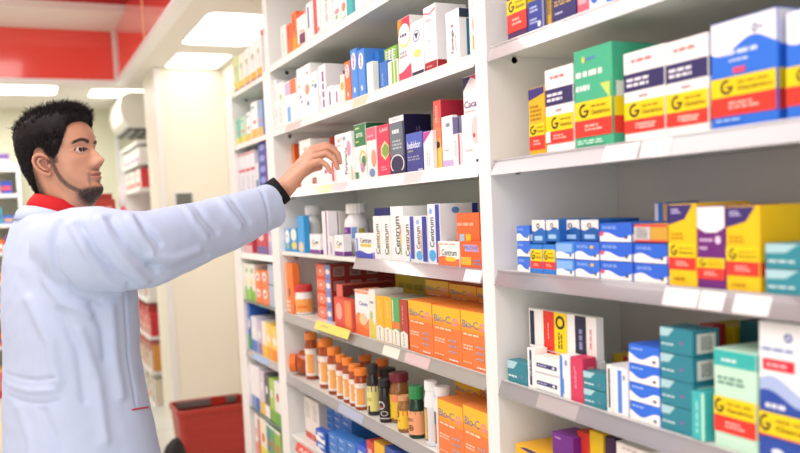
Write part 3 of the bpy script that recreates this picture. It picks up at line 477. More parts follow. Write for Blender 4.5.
bio = [('r', 'F', 0, 1, .62, .74, 'f79a2e'), ('r', 'F', 0, 1, .74, 1, 'f9bd2c'), ('t', 'F', .06, .66, .7, .83, '6f7c94', 'Bio-C'), ('o', 'F', .72, .92, .68, .82, 'e88aa0', .55), ('l', 'F', .1, .72, .56, .62, 'fbd9b0', 1), ('l', 'F', .08, .45, .32, .42, 'fbd0b0', 2),
       ('l', 'F', .58, .92, .38, .44, 'b4a8b4', 1), ('l', 'F', .58, .92, .28, .34, 'a4a0b4', 1), ('l', 'F', .58, .92, .18, .24, 'b4a8b4', 1), ('l', 'F', .6, .94, .04, .09, 'fbe6dc', 1), ('l', 'F', .08, .4, .08, .14, 'f9b890', 1), ('r', 'S', 0, 1, .75, 1, 'f5a030')]
for k, (a, b, y) in enumerate([(409, 432.5, 299), (433, 461, 304), (461.5, 488, 309)]):
    I(M4, a, b, y, ['orange and yellow Bio-C carton, left of front three', 'orange and yellow Bio-C carton, middle of front three', 'orange and yellow Bio-C carton, right of front three'][k], 'ee7c3a', bio, dep=.1, top='f58a36', where='fifth shelf', group='Bio-C cartons on the fifth shelf')
for k, (a, b, y) in enumerate([(426, 449, 279), (449.5, 477, 283), (477.5, 500, 287)]):
    for lv in (0, 1):
        I(M4, a, b, y if lv else y+33, ['lower', 'upper'][lv]+' rear Bio-C carton, '+['left', 'middle', 'right'][k]+' column,', 'ee7c3a', bio, off=.125, dep=.1, yb=None if not lv else y+34, top='f58a36', where='fifth shelf', group='Bio-C cartons on the fifth shelf')
# sixth shelf: bottles
t = thing('pill_bottle', 'amber bottle with orange cap lying on its side on the sixth shelf', 'bottle', (0, 0, 0), 'vitamin bottles on the sixth shelf')
rb = .052
t.location = (XF+.028, yC-.046, M5['z']); inv = Matrix.Translation((-.01, 0, rb+.001)) @ Vector((.9, -.43, 0)).to_track_quat('Z', 'Y').to_matrix().to_4x4()
amber = mat('c85824', .1, .6, trans=.35)
b = MB(); b.lathe([(.03, .018), (.036, .022), (rb*.95, .035), (rb, .045), (rb, .12), (rb*.9, .13)], amber, 28, axis=inv); b.build('body', t)
b = MB(); b.lathe([(.035, -.008), (.037, -.006), (.037, .018)], mat('f07a2c'), 36, axis=inv, ribs=.03, smooth=False); b.lathe([(.018, -.0086), (.018, -.006)], mat('c8602c'), 20, axis=inv); b.build('cap', t)
vit = [('r', 0, 1, .93, 1, 'e8b890'), ('l', .16, .3, .74, .8, '5a5664', 1), ('l', .16, .28, .5, .56, '6a6470', 1), ('l', .2, .28, .42, .46, '6a6470', 1), ('r', .32, .5, .1, .8, 'f2a85a'), ('e', .33, .46, .2, .5, 'f6c060'), ('l', .15, .3, .14, .2, '9a8a8a', 1)]
lst = [(305, 317, 330, 'amber bottle with orange cap, leftmost upright', .02), (316, 325, 341, 'amber bottle with orange cap, second from left', .06), (318.5, 333, 336, 'tall amber bottle with orange cap, third from left', .01), (327.5, 341, 345, 'amber bottle with orange cap, fourth from left', 0),
       (336, 346.5, 353, 'amber bottle with orange cap, fifth from left', 0), (342.5, 353.5, 356, 'amber bottle with orange cap, sixth from left', -.003), (349, 361, 362, 'amber bottle with orange cap, seventh from left', -.003), (354.5, 368, 366, 'amber bottle with orange cap, rightmost in front', -.006)]
for k, (a, b_, y, d_, of) in enumerate(lst):
    bottle(M5, a, b_, y, d_, 'cc5a28', 'fa8a34', 'f1e6dc', ops=vit, off=of, lh=.68, capf=.16, neck=.82, capw=.93, sh=.9, glass=True, group='vitamin bottles')
bottle(M5, 359, 372, 353, 'rear amber bottle with orange cap, left', 'cc5a28', 'f58434', 'f1e6dc', ops=vit, off=.1, capf=.15, neck=.82, capw=.93, sh=.9, glass=True, group='vitamin bottles')
bottle(M5, 376, 389, 357, 'rear amber bottle with orange cap, right', 'cc5a28', 'f58434', 'f1e6dc', ops=vit, off=.1, capf=.15, neck=.82, capw=.93, sh=.9, glass=True, group='vitamin bottles')
bottle(M5, 366, 379, 362, 'black capped bottle with navy and yellow label', '2a2422', '34302f', 'e9e08a', ops=[('r', 0, 1, .78, 1, '2b2f86'), ('r', .28, .34, 0, .22, '1f1c1c'), ('l', .2, .4, .4, .55, 'b8a850', 2)], off=.0, capf=.17, neck=.72, capw=.86, group='dark bottles')
bottle(M5, 379, 396, 365, 'tall black bottle at the rear', '262326', '2b2829', '3a3638', off=.08, capf=.18, neck=.85, capw=1.0, group='dark bottles')
bottle(M5, 378.5, 391, 377, 'black bottle with silver ringed label', '1e1b1d', '232021', '2a2527', ops=[('o', .2, .42, .45, .85, 'c9c9cc', .7), ('r', .2, .4, .55, .62, 'b04040'), ('o', .3, .5, .15, .4, 'b9b9bc', .7), ('r', 0, 1, .02, .06, 'd9d9d9')], off=-.004, capf=.17, neck=.8, capw=.95, group='dark bottles')
bottle(M5, 389, 409, 369, 'golden brown bottle with maroon cap', 'b87a44', '7c2a34', 'f0c838', ops=[('r', 0, 1, .82, 1, 'd8362c'), ('l', .14, .3, .5, .56, '6a4a20', 1), ('r', .3, .42, .7, .98, 'f29460'), ('l', .16, .26, .3, .36, '6a4a20', 1), ('r', 0, 1, 0, .05, 'b98030')], off=.024, capf=.17, neck=.78, capw=.9, glass=True, group='coloured bottles')
bottle(M5, 397.5, 411, 393, 'short golden bottle numbered 3', 'c08a50', 'd8a070', 'f0c838', ops=[('r', 0, 1, .74, 1, 'e25a34'), ('t', .22, .3, .62, .98, '3a2420', '3'), ('l', .18, .34, .42, .5, '6a4a20', 1), ('r', 0, 1, 0, .05, 'b98030')], off=-.004, capf=.13, neck=.75, capw=.8, glass=True, group='coloured bottles')
bottle(M5, 408, 424.5, 383, 'dark green bottle with green cap and peach label', '1f4634', '2f8a4e', 'f2a878', ops=[('r', 0, 1, .86, 1, '8a9a60'), ('t', .18, .36, .56, .7, '4a3a34', 'SINOX'), ('o', .24, .36, .16, .42, '5c2a30', .7), ('e', .275, .325, .24, .34, '5c2a30')], off=-.004, capf=.24, neck=.78, capw=.82, glass=True, group='coloured bottles')
bottle(M5, 423.5, 439, 378, 'white bottle with gold panel, left of pair', 'eceef0', 'f4f4f4', 'e4e4e4', ops=[('r', .2, .32, 0, 1, '6a7078'), ('r', .23, .31, .05, .95, 'd8b860')], off=.0, capf=.14, neck=.8, capw=.88, group='white bottles')
bottle(M5, 433.5, 452, 383, 'white bottle with gold panel, right of pair', 'eceef0', 'f4f4f4', 'e8e6e2', ops=[('r', .16, .28, 0, 1, '5a6878'), ('r', .2, .27, .05, .6, 'd88a60')], off=.012, capf=.14, neck=.8, capw=.88, group='white bottles')
for k, (a, b, y) in enumerate([(438, 463.5, 397.5), (464, 489, 404)]):
    I(M5, a, b, y, ['orange and yellow Bio-C carton, left of front two', 'orange and yellow Bio-C carton, right of front two'][k], 'ee7c3a', bio, off=-.004, dep=.1, top='f58a36', where='sixth shelf', group='Bio-C cartons on the sixth shelf')
for k, (a, b, y) in enumerate([(455, 481, 378), (481.5, 506, 383)]):
    for lv in (0, 1):
        I(M5, a, b, y if lv else y+36, ['lower', 'upper'][lv]+' rear Bio-C carton, '+['left', 'right'][k]+' column,', 'ee7c3a', bio, off=.11, dep=.1, yb=None if not lv else y+37, top='f58a36', where='sixth shelf', group='Bio-C cartons on the sixth shelf')
# lowest shelf
for k, (a, b, y) in enumerate([(305, 311.5, 396), (312, 319, 400)]):
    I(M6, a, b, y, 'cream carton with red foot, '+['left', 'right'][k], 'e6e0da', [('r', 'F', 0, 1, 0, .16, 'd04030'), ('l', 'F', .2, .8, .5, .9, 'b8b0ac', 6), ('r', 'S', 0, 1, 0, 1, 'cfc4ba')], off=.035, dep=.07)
blu = [('r', 'F', 0, .14, .1, .5, '2450a0'), ('l', 'F', .25, .8, .5, .78, 'c4d8f4', 1), ('r', 'S', .02, .98, .05, .1, '6a98d4')]
for k, (a, b, y) in enumerate([(325, 333.5, 405), (334, 341, 408), (341.5, 352, 412)]):
    I(M6, a, b, y, 'small blue carton in the '+['left', 'middle', 'right'][k]+' column', '2f72c6', blu, off=.07, dep=.17, n=6, where='lowest shelf')
I(M6, 316, 325, 428, 'tiny blue and white carton', '2f5fc0', [('w', 'F', 0, 1, 0, .5, Wt), ('p', 'F', .2, .9, .5, .9, 'cfe0f6', [(0, 0), (1, .4), (.8, 1), (0, .7)])], off=.0, dep=.03, n=2, where='lowest shelf')
for k, (a, b, y) in enumerate([(329, 337.5, 432), (338, 346.5, 436), (347, 356, 440)]):
    I(M6, a, b, y, 'front blue carton, '+['left', 'middle', 'right'][k]+' column', '3a7ccc', blu, off=.0, dep=.06, n=4, where='lowest shelf')
I(M6, 357, 367, 443, 'royal blue carton with white letters', '2a5cd0', [('l', 'F', .2, .8, .7, .9, 'cfe0f6', 1)], off=-.002, dep=.12, top='2a5cd0')
I(M6, 367.5, 374.5, 440, 'red topped carton', 'd23a30', [('l', 'F', .2, .8, .7, .9, 'f2c0b0', 1)], off=.0, dep=.12, top='cf3a34')
I(M6, 375, 385, 441, 'yellow topped carton', 'ecb61a', [], off=.0, dep=.12, top='efb51c')
I(M6, 386, 400, 446, 'navy carton with pale disc', '1f4aa8', [('e', 'T', .3, .6, .3, .6, 'cfe0f6')], off=.0, dep=.12, top='2450b0')
# ================================================================== far bay
F_Y = [(90, 'top'), (146, 'second'), (203, 'third'), (257.5, 'fourth'), (304.5, 'fifth'), (353, 'sixth'), (408, 'seventh'), (455, 'lowest')]
FARR = []
for i, (y, nm) in enumerate(F_Y): FARR.append(row(on_x(245, y, XF).z+.022, nm+' shelf of the far bay'))
limits(FARR, yD, yE)
fl = [(229, 231.5, 64, 'thin orange edged carton', 'f0b49a', 'f0ece2'), (232, 237, 58, 'pale green carton with yellow foot', 'cfe6a8', 'e6d040'), (237.5, 243, 55, 'white and lime carton with yellow foot', 'eef2e2', 'e8c838'), (243.5, 249, 50, 'white carton with green script', 'f1f3ee', 'e8b838'),
      (249.5, 255.5, 45, 'white carton with gold foot', 'f4f2ee', 'e8b030'), (256, 261.5, 38, 'white speckled carton by the panel', 'f4f1ee', 'f0b040')]
for a, b, y, d_, c, c2 in fl: I(FARR[0], 262-(262-a)*.93, 262-(262-b)*.93, y, d_, c, [('r', 'F', 0, 1, .08, .26, c2), ('r', 'F', 0, 1, 0, .08, 'b04848'), ('e', 'F', .2, .7, .6, .75, 'b8c8b0'), ('L', 'F', .5, .7, .3, .6, 'a0b0b0', 1)], dep=.12)
I(FARR[0], 244.5, 253, 42, 'bright red carton behind the white ones', 'e8504c', [], off=.14, dep=.08)
fl = [(234, 240, 121, 'aqua carton with yellow foot', '7cc8b0', 'e6e048'), (240.5, 246, 118, 'green white carton with yellow foot', 'b8dcc0', 'e8d840'), (246.5, 251, 113, 'white blue carton with yellow foot', 'eaeff4', 'f0c038'), (251.5, 257.5, 103, 'tall white carton with teal patch', 'f2f2f2', 'f0b438'), (258, 262.5, 101, 'blue edged carton by the panel', '86a4d4', 'f0b438')]
for a, b, y, d_, c, c2 in fl: I(FARR[1], a, b, y, d_, c, [('r', 'F', 0, 1, 0, .26, c2), ('e', 'F', .3, .8, .4, .5, 'e06060'), ('l', 'F', .1, .7, .8, .92, '68b8a8', 1)], dep=.12)
for k, (a, b, y) in enumerate([(236, 240.5, 155), (241, 245.5, 153.5), (246, 250.5, 152), (251, 255, 150)]):
    I(FARR[2], a, b, y, 'white carton with red band, '+['leftmost', 'second', 'third', 'rightmost'][k]+' of four', 'e8e8f0', [('r', 'F', 0, 1, .58, .64, 'd03a50'), ('r', 'F', 0, 1, .93, 1, 'd8a0a8'), ('r', 'F', .3, .6, .1, .5, 'c8d4e0'), ('e', 'F', .2, .8, .04, .12, '7a84a0')], dep=.1, where='third shelf of far bay')
I(FARR[2], 259, 270, 137, 'small violet blue carton', '4a48a8', [('e', 'F', .1, .6, .2, .8, '8a9ae0'), ('r', 'F', .7, 1, .2, .9, '8a2a50')], dep=.1, n=5, where='far bay third shelf')
I(FARR[2], 256, 258.7, 163, 'narrow teal spotted carton', 'dfe4e8', [('r', 'F', 0, 1, .2, .5, '6a98b0')], dep=.1)
for a, b, y, d_, c, c2 in [(244, 252, 228, 'crimson ended carton', 'c84858', 'd8b0b8'), (257, 267, 228, 'red carton with violet foot', 'c83a50', '6a60a0'), (268, 273, 230, 'lilac carton', 'b8a8d0', 'a8a0c8')]:
    I(FARR[3], a, b, y, d_, c, [('r', 'F', 0, 1, 0, .3, c2), ('e', 'F', .2, .7, .5, .8, 'f0c8cc')], dep=.1)
for a, b, y, d_, c, c2 in [(243, 249, 263, 'white carton with green leaves, left', 'eef2e2', '86c83a'), (249.5, 255, 264, 'white carton with green leaves, right', 'eef0e6', '7ac030')]:
    I(FARR[4], a, b, y, d_, c, [('w', 'F', 0, 1, 0, .4, c2), ('e', 'F', .3, .8, .75, .9, '9ac080'), ('e', 'F', .2, .6, .4, .6, 'f0e090')], dep=.1)
for a, b, k in [(255.5, 261.5, 'left'), (262, 268, 'right')]:
    I(FARR[4], a, b, 270, 'orange and white carton, %s column' % k, 'f08244', [('e', 'F', .1, .8, .35, .9, 'f6ece8'), ('r', 'F', .3, .6, .5, .7, 'd05040')], dep=.1, n=2, where='fifth shelf')
I(FARR[4], 268.5, 277, 264, 'pale blue grey carton by the panel', 'b4c0d4', [('r', 'F', 0, 1, .5, .53, '5a6a78')], dep=.1)
for a, b, y, d_, c, c2 in [(243, 248, 302, 'deep blue carton above green', '2f62b8', '3f9a50'), (249, 255, 316, 'white carton with blue foot', 'e4e8f0', '4a78c8'), (255.5, 260, 320, 'lilac carton with grey print', 'c4b8d8', '8a7aa8'), (260.5, 265, 321, 'lemon white carton', 'f4ecd0', 'f0c030'),
                            (265.5, 270.5, 323, 'golden yellow carton, left', 'f8d060', 'f2a028'), (271, 277.5, 326, 'golden yellow carton, right', 'f8cc50', 'f08c28')]:
    I(FARR[5], 281-(281-a)*.92, 281-(281-b)*.92, y, d_, c, [('r', 'F', 0, 1, 0, .34, c2), ('e', 'F', .2, .8, .45, .7, 'f4f2ea'), ('L', 'F', .4, .6, .5, .9, 'e8eef4', 1)], dep=.1)
for a, b, y, d_, c, c2 in [(242.5, 249, 363, 'white rounded carton with blue patch', 'f0eff2', '7c98cc'), (249.5, 255, 366, 'white carton with blue diagonal', 'eeeef4', '3f6ab8'), (255.5, 261, 370, 'grey purple carton with yellow foot', 'd8ccd8', 'f0c440'), (261.5, 267, 374, 'charcoal and white carton', '5a5c60', 'f2f0ec'), (267.5, 273, 378, 'lime carton', 'a8c860', '78b038'), (273.5, 281, 381, 'white carton with red dot and green foot', 'e8ece0', '6aa844')]:
    I(FARR[6], 281-(281-a)*.83, 281-(281-b)*.83, y, d_, c, [('r', 'F', 0, 1, 0, .3, c2), ('e', 'F', .3, .7, .55, .75, 'c85060' if 'red' in d_ else 'f0f0f4')], dep=.1)
for a, b, y, d_, c, c2 in [(248.5, 252, 407, 'white carton with salmon foot', 'f0ecec', 'e89080'), (252.5, 254.5, 410, 'thin brick red carton', 'c83c34', 'd05040'), (255, 263, 414, 'pale yellow carton', 'f0eacb', 'e6d850'), (263.5, 267, 420, 'teal and lime carton', '3a94a4', 'b8cc50'), (267.5, 273, 425, 'white lidded green carton, left', '6aa870', '3f8068'), (273.5, 281, 429, 'white lidded green carton, right', '94bc5c', '4a7a58')]:
    I(FARR[7], 282-(282-a)*.8, 282-(282-b)*.8, y, d_, c, [('r', 'F', 0, 1, 0, .4, c2), ('r', 'F', 0, 1, .93, 1, 'f4f2ee'), ('e', 'F', .3, .7, .5, .7, 'e06058')], dep=.1)
# ================================================================== shelving
white = bumpy(mat('f0efed', .38, .5), 40, .03)
panelm = mat('eceae6', .35, .5)
backm = mat('dfe2da', .3, .5)
shelfm = mat('e8ebe4', .25, .5)
plas = mat('a6a4a9', .16, .7, coat=.6)
plasw = mat('f4f3f1', .3, .5)
glassm = mat('8fa9a0', .08, .6, trans=.5)
metal = mat('8a8a8c', .3, .6, metal=.8)
Y_NEAR0 = .2
def strip_part(sh, y0, y1, z, m, tags=(), hh=.034, out=.012):
    """price channel hanging along a shelf's front edge, tilted outwards; y measured in world, sh at origin"""
    def P(u, y, l=0): return (XF+out-out*u-.0012-.0006*l, y, z-u*hh+.0002)
    mb = MB(); t = .0012
    v = [P(0, y0), P(0, y1), P(1, y1), P(1, y0)]
    v2 = [(p[0]+t, p[1], p[2]) for p in v]
    mb.add(v+v2, [(3, 2, 1, 0), (4, 5, 6, 7), (0, 1, 5, 4), (1, 2, 6, 5), (2, 3, 7, 6), (3, 0, 4, 7)], m)
    mb.add([P(-.02, y0, 3), P(-.02, y1, 3), P(.09, y1, 3), P(.09, y0, 3)], [(3, 2, 1, 0)], m)
    mb.add([P(.92, y0, 3), P(.92, y1, 3), P(1.0, y1, 3), P(1.0, y0, 3)], [(3, 2, 1, 0)], m)
    s = mb.build('price_strip', sh)
    for a, b, c, *w in tags:   # a, b pixel columns of the tag's ends
        lv = XF
        ya = w[0](a); yb = w[0](b)
        q = MB(); q.add([P(.1, ya, 1.4), P(.1, yb, 1.4), P(.94, yb, 1.4), P(.94, ya, 1.4), P(.1, ya, .7), P(.1, yb, .7), P(.94, yb, .7), P(.94, ya, .7)],
                       [(0, 1, 2, 3), (7, 6, 5, 4), (0, 4, 5, 1), (1, 5, 6, 2), (2, 6, 7, 3), (3, 7, 4, 0)], mat(c, .25, .5, coat=.4))
        q.build('price_tag', s)
    return s
def shelf(root, y0, y1, z, m=shelfm, th=.02, x0=XF+.0125):
    b = MB(); b.bbox((x0, y0+.0005, z-th), (XB-.0005, y1-.0005, z), m, .002)
    return b.build('shelf', root)
def pin(root, y, z, side):
    b = MB(); R = Matrix.Translation((XF+.075, y, z)) @ Matrix.Rotation(-PI/2*side, 4, 'X')
    b.lathe([(.008, 0), (.008, .008), (.005, .012)], metal, 12, axis=R); b.build('shelf_pin', root)
TOPZ = 2.44
def bay(label, rows, y0, y1, panels, TOPZ=2.44, back=backm):
    root = thing('shelving_unit', label, 'shelving', (0, 0, 0), 'wall shelving bays')
    for a, b in panels:
        m = MB(); m.bbox((XF-.0, a, 0), (XB+.012, b, TOPZ), white, .002); m.build('side_panel', root)
    m = MB(); m.box((XB, y0+.0005, 0), (XB+.012, y1-.0005, TOPZ), back); m.build('back_panel', root)
    m = MB(); m.box((XF+.03, y0+.001, 0), (XB-.001, y1-.001, .1), panelm); m.build('plinth', root)
    return root
def colof(level_z):
    return lambda px: on_x(px, proj((XF, on_x(px, 230, XF).y, level_z))[1], XF).y
# near bay
nb = bay('near white wall shelving bay filling the right of the photo', NEAR, Y_NEAR0, yA, [(yA, (yA+yB)/2-.0004), (Y_NEAR0-.03, Y_NEAR0)], back=mat('d0cccb', .3, .5))
ntags = {0: [(545, 560, 'e2e6dc')], 1: [(602, 636, 'ecebea'), (640, 668, 'f2f1f0')], 2: [(662, 696, 'fdfdfc'), (698, 722, 'fafafa'), (732, 768, 'f4f4f3')], 3: [(536, 576, 'b4aeb0')], 4: []}
for i, r in enumerate(NEAR):
    s = shelf(nb, Y_NEAR0, yA, r['z'], th=.018)
    strip_part(s, Y_NEAR0+.002, yA-.004, r['z'], mat('c4c3c6', .16, .7, coat=.6) if i == 0 else mat('98979c', .14, .7, coat=.8), [t+(colof(r['z']-.015),) for t in ntags[i]])
    pin(nb, yA, r['z']-.026, 1)
# base cabinet level shelves below the frame
s = shelf(nb, Y_NEAR0, yA, .42); s = shelf(nb, Y_NEAR0, yA, .15)
# middle bay
mbay = bay('middle white wall shelving bay the man reaches into', MIDR, yB, yC, [((yA+yB)/2+.0004, yB), (yC, (yC+yD)/2-.0004)])
mt = {0: [], 1: [(285, 300, 'dcdad6'), (352, 366, 'f0e4c8')], 2: [(291, 331, 'f6dc9c'), (331, 345, 'e6cdd0'), (403, 420, 'd9d7d6')], 3: [(463, 480, 'fdfdfd')], 4: [(382, 398, 'f2efe0'), (404, 428, 'dcc0c4')], 5: [(338, 362, 'aeb8d2')], 6: []}
sm = [plasw, plasw, plasw, mat('a3969b', .16, .7, coat=.6), mat('a3a09c', .3, .5, coat=.3), mat('a09ea1', .2, .6, coat=.5), mat('98969a', .25, .5)]
for i, r in enumerate(MIDR):
    s = shelf(mbay, yB, yC, r['z'], th=.016)
    y1 = yC-.004
    if i == 3: y1 = colof(r['z']-.02)(353)
    if i == 6: y1 = colof(r['z']-.02)(335)
    strip_part(s, yB+.004, y1, r['z'], sm[i], [t+(colof(r['z']-.017),) for t in mt[i]])
    pin(mbay, yC, r['z']-.03, 1)
shelf(mbay, yB, yC, .25)
# loose promotional cards on the middle bay
def card(name, label, x0, x1, row_, col, text=None, tcol='ffffff', up=.02, h=.04, off=-.016):
    f = colof(row_['z']); ya = f(x0); yb = f(x1); mb = MB()
    def P(u, v, l): return (XF+off-.0004*l+.012*v, ya+(yb-ya)*u, row_['z']+up-h+h*v)
    m = mat(col, .5)
    v = [P(0, 0, 1), P(1, 0, 1), P(1, 1, 1), P(0, 1, 1), P(0, 0, 0), P(1, 0, 0), P(1, 1, 0), P(0, 1, 0)]
    mb.add(v, [(0, 1, 2, 3), (7, 6, 5, 4), (0, 4, 5, 1), (1, 5, 6, 2), (2, 6, 7, 3), (3, 7, 4, 0)], m)
    if text: paint(mb, lambda u, v, l: P(u, v, 2), ('t', .1, .92, .2, .72, tcol, text), 2)
    else: paint(mb, lambda u, v, l: P(u, v, 2), ('l', .2, .45, .45, .7, tcol, 1), 2)
    tag(mb.build(name), label, 'price card')
card('shelf_card', 'yellow card clipped over the edge of the fifth shelf', 318, 352, M4, 'f6da6c', None, 'b59a4a', up=.014, h=.03)
card('shelf_card', 'red card with white capitals on the lowest middle bay shelf', 299, 332, M6, 'e2524a', 'ACETILE', 'fbe3df', up=.0, h=.034)
# far bay
fb = bay('far white wall shelving bay nearest the pillar', FARR, yD, yE, [((yC+yD)/2+.0004, yD), (yE, yF)], TOPZ=FARR[0]['z']+.003)
for i, r in enumerate(FARR):
    g = i in (4, 6)
    s = shelf(fb, yD, yE, r['z'], glassm if g else shelfm, th=.01 if g else .02, x0=XF+.006 if g else XF+.0125)
    if not g: strip_part(s, yD+.004, yE-.004, r['z'], plasw if i < 4 else plas, [(253, 267, '8cb4e8', colof(r['z']-.015))] if i == 5 else [], hh=.026)
    pin(fb, yE, r['z']-.03, 1)

# ================================================================== the room
wallm = bumpy(mat('f2eedd', .6, .3), 30, .04)
wallb = bumpy(mat('e6e6cc', .6, .3), 30, .04)
ceilm = mat('e9e6dc', .6, .3)
CZ = CAMZ+1.04
XR = 1.40; XL = -3.2; YB = 8.3; YN = -2.6
def quad(name, pts, m, parent=None):
    b = MB(); b.add(pts, [(0, 1, 2, 3)], m); return b.build(name, parent)
floorm = bpy.data.materials.new('floor_tiles'); floorm.use_nodes = True
nt = floorm.node_tree; pb_ = nt.nodes['Principled BSDF']; tc = nt.nodes.new('ShaderNodeTexCoord'); br = nt.nodes.new('ShaderNodeTexBrick')
br.offset = 0; br.inputs['Scale'].default_value = 1; br.inputs['Brick Width'].default_value = .5; br.inputs['Row Height'].default_value = .5; br.inputs['Mortar Size'].default_value = .004
br.inputs['Color1'].default_value = (.78, .80, .76, 1); br.inputs['Color2'].default_value = (.81, .83, .79, 1); br.inputs['Mortar'].default_value = (.4, .38, .35, 1)
nt.links.new(tc.outputs['Object'], br.inputs['Vector']); nt.links.new(br.outputs['Color'], pb_.inputs['Base Color']); pb_.inputs['Roughness'].default_value = .2
def slab(name, a, b, m): q = MB(); q.box(a, b, m); return struct(q.build(name))
slab('floor', (XL-.1, YN, -.06), (XR+.1, YB+.1, 0), floorm)
slab('wall_right', (XR, YN, 0), (XR+.1, YB, 3.0), wallm)
slab('wall_back', (XL-.1, YB, 0), (XR+.1, YB+.1, 3.0), wallb)
slab('wall_left', (XL-.1, YN, 0), (XL, YB, 3.0), wallm)
# pillar
p0 = on_y(166, 250, 6.0)
PX = p0.x; PY1 = on_x(154, 250, PX).y
slab('trim_1', (PX, 6.0, 0), (XR, PY1, CZ), bumpy(mat('f4efdf', .45, .4), 20, .03))
q = MB(); q.bbox((PX-.012, 5.985, 0), (PX+.03, 6.03, CZ-.002), white, .004); struct(q.build('trim_2'))
q = MB(); q.bbox((PX-.006, 5.99, 0), (PX+.09, 5.9995, .1), mat('8a3a30')); struct(q.build('baseboard_pillar'))
# small framed panel on the pillar
n0 = on_y(175, 193, 5.99); n1 = on_y(193, 206, 5.99)
t = thing('wall_control_panel', 'small grey speckled square panel in white frame on the pillar', 'panel', (n0.x, 5.998, n1.z))
q = MB(); q.bbox((-.008, -.014, -.008), (n1.x-n0.x+.008, 0, n0.z-n1.z+.008), white, .003); q.build('frame', t)
dk = mat('6d736c', .4); q = MB(); q.box((.004, -.0165, .004), (n1.x-n0.x-.004, -.0141, n0.z-n1.z-.004), bumpy(dk, 200, .6)); q.build('face', t)
# ceiling: dropped white ring with a raised red recess
_c = on_z(117.5, 84.5, CZ); RX = _c.x; RY = _c.y; Z2 = CAMZ+1.43; RXL = -3.0
cb = MB()
cb.box((RX+.05, YN, CZ), (XR+.1, YB+.1, CZ+.06), ceilm)
cb.box((XL-.1, RY+.05, CZ), (RX+.05, YB+.1, CZ+.06), ceilm)
struct(cb.build('ceiling'))
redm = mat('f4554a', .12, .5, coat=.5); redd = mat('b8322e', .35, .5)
LED = on_z(118, 12, Z2).y
q = MB(); q.box((RXL, RY, CZ+.03), (RX, RY+.05, Z2+.02), redm); struct(q.build('trim_3'))
q = MB(); q.box((RX, YN, CZ+.03), (RX+.05, RY+.05, Z2+.02), redm); struct(q.build('trim_4'))
q = MB(); q.box((RXL, RY-.012, CZ-.002), (RX+.0, RY+.06, CZ+.03), white); q.box((RX-.012, YN, CZ-.002), (RX+.06, RY+.06, CZ+.03), white); q.box((RX-.02, RY-.02, CZ+.03), (RX+.0, RY, Z2), white)
struct(q.build('trim_5'))
q = MB(); q.box((RXL, LED, Z2), (RX+.05, RY+.05, Z2+.05), ceilm); struct(q.build('trim_6'))
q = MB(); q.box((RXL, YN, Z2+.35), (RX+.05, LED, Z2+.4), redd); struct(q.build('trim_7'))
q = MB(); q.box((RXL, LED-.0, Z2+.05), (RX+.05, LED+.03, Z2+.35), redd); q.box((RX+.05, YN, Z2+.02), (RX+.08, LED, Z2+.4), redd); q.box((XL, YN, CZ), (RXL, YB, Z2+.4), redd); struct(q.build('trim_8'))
# joint line on the glossy panel
jy = on_x(143, 20, RX).y
q = MB(); q.box((RX-.004, jy-.008, CZ+.03), (RX, jy+.008, Z2), mat('f0d8a8')); struct(q.build('trim_9'))

# ceiling light panels
LE = 3.6
lm = emis('lamp_diffuser', (1, .975, .93, 1), LE)
def ceil_light(label, x0, x1, y0, y1, z=None, power=None):
    z = z or CZ
    t = thing('ceiling_light', label, 'ceiling light', ((x0+x1)/2, (y0+y1)/2, z), 'recessed ceiling light panels')
    w = (x1-x0)/2; d = (y1-y0)/2
    r = min(w, d)*.3; pts = []
    for cx, cy, a0 in ((w-r, d-r, 0), (-w+r, d-r, 90), (-w+r, -d+r, 180), (w-r, -d+r, 270)):
        for k in range(6): a = math.radians(a0+k*18); pts.append((cx+r*math.cos(a), cy+r*math.sin(a)))
    n = len(pts); m = MB()
    m.add([(x, y, -.004) for x, y in pts]+[(x, y, -.0005) for x, y in pts], [tuple(range(n-1, -1, -1)), tuple(range(n, 2*n))]+[(i, (i+1) % n, n+(i+1) % n, n+i) for i in range(n)], lm); m.build('diffuser', t)
    f = MB(); s = 1.03
    f.add([(x, y, -.0045) for x, y in pts]+[(x*s, y*s, -.0045) for x, y in pts]+[(x*s, y*s, -.0005) for x, y in pts], [(i, (i+1) % n, n+(i+1) % n, n+i) for i in range(n)]+[(n+i, n+(i+1) % n, 2*n+(i+1) % n, 2*n+i) for i in range(n)], ceilm); f.build('frame', t)
    return t
def zc(px, py): return on_z(px, py, CZ-.004)
a = zc(184, 44); b = zc(214, 12)
ceil_light('large bright ceiling light panel above the far bay', a.x-.02, XR-.03, a.y, b.y) if a.y < b.y else ceil_light('large bright ceiling light panel above the far bay', a.x-.02, XR-.03, b.y, a.y)
a = zc(160, 72); b = zc(178, 53)
ceil_light('bright ceiling light panel in front of the pillar top', a.x-.0, XR-.05, b.y, min(a.y, 5.97))
a = zc(-10, 94); b = zc(57, 87)
ceil_light('long ceiling light panel at the left edge above the man', a.x-.4, zc(57, 90).x, b.y-.05, a.y)
a = zc(89, 97); b = zc(144, 90)
ceil_light('ceiling light panel above the air conditioner', zc(89, 94).x, zc(146, 94).x, b.y, a.y)

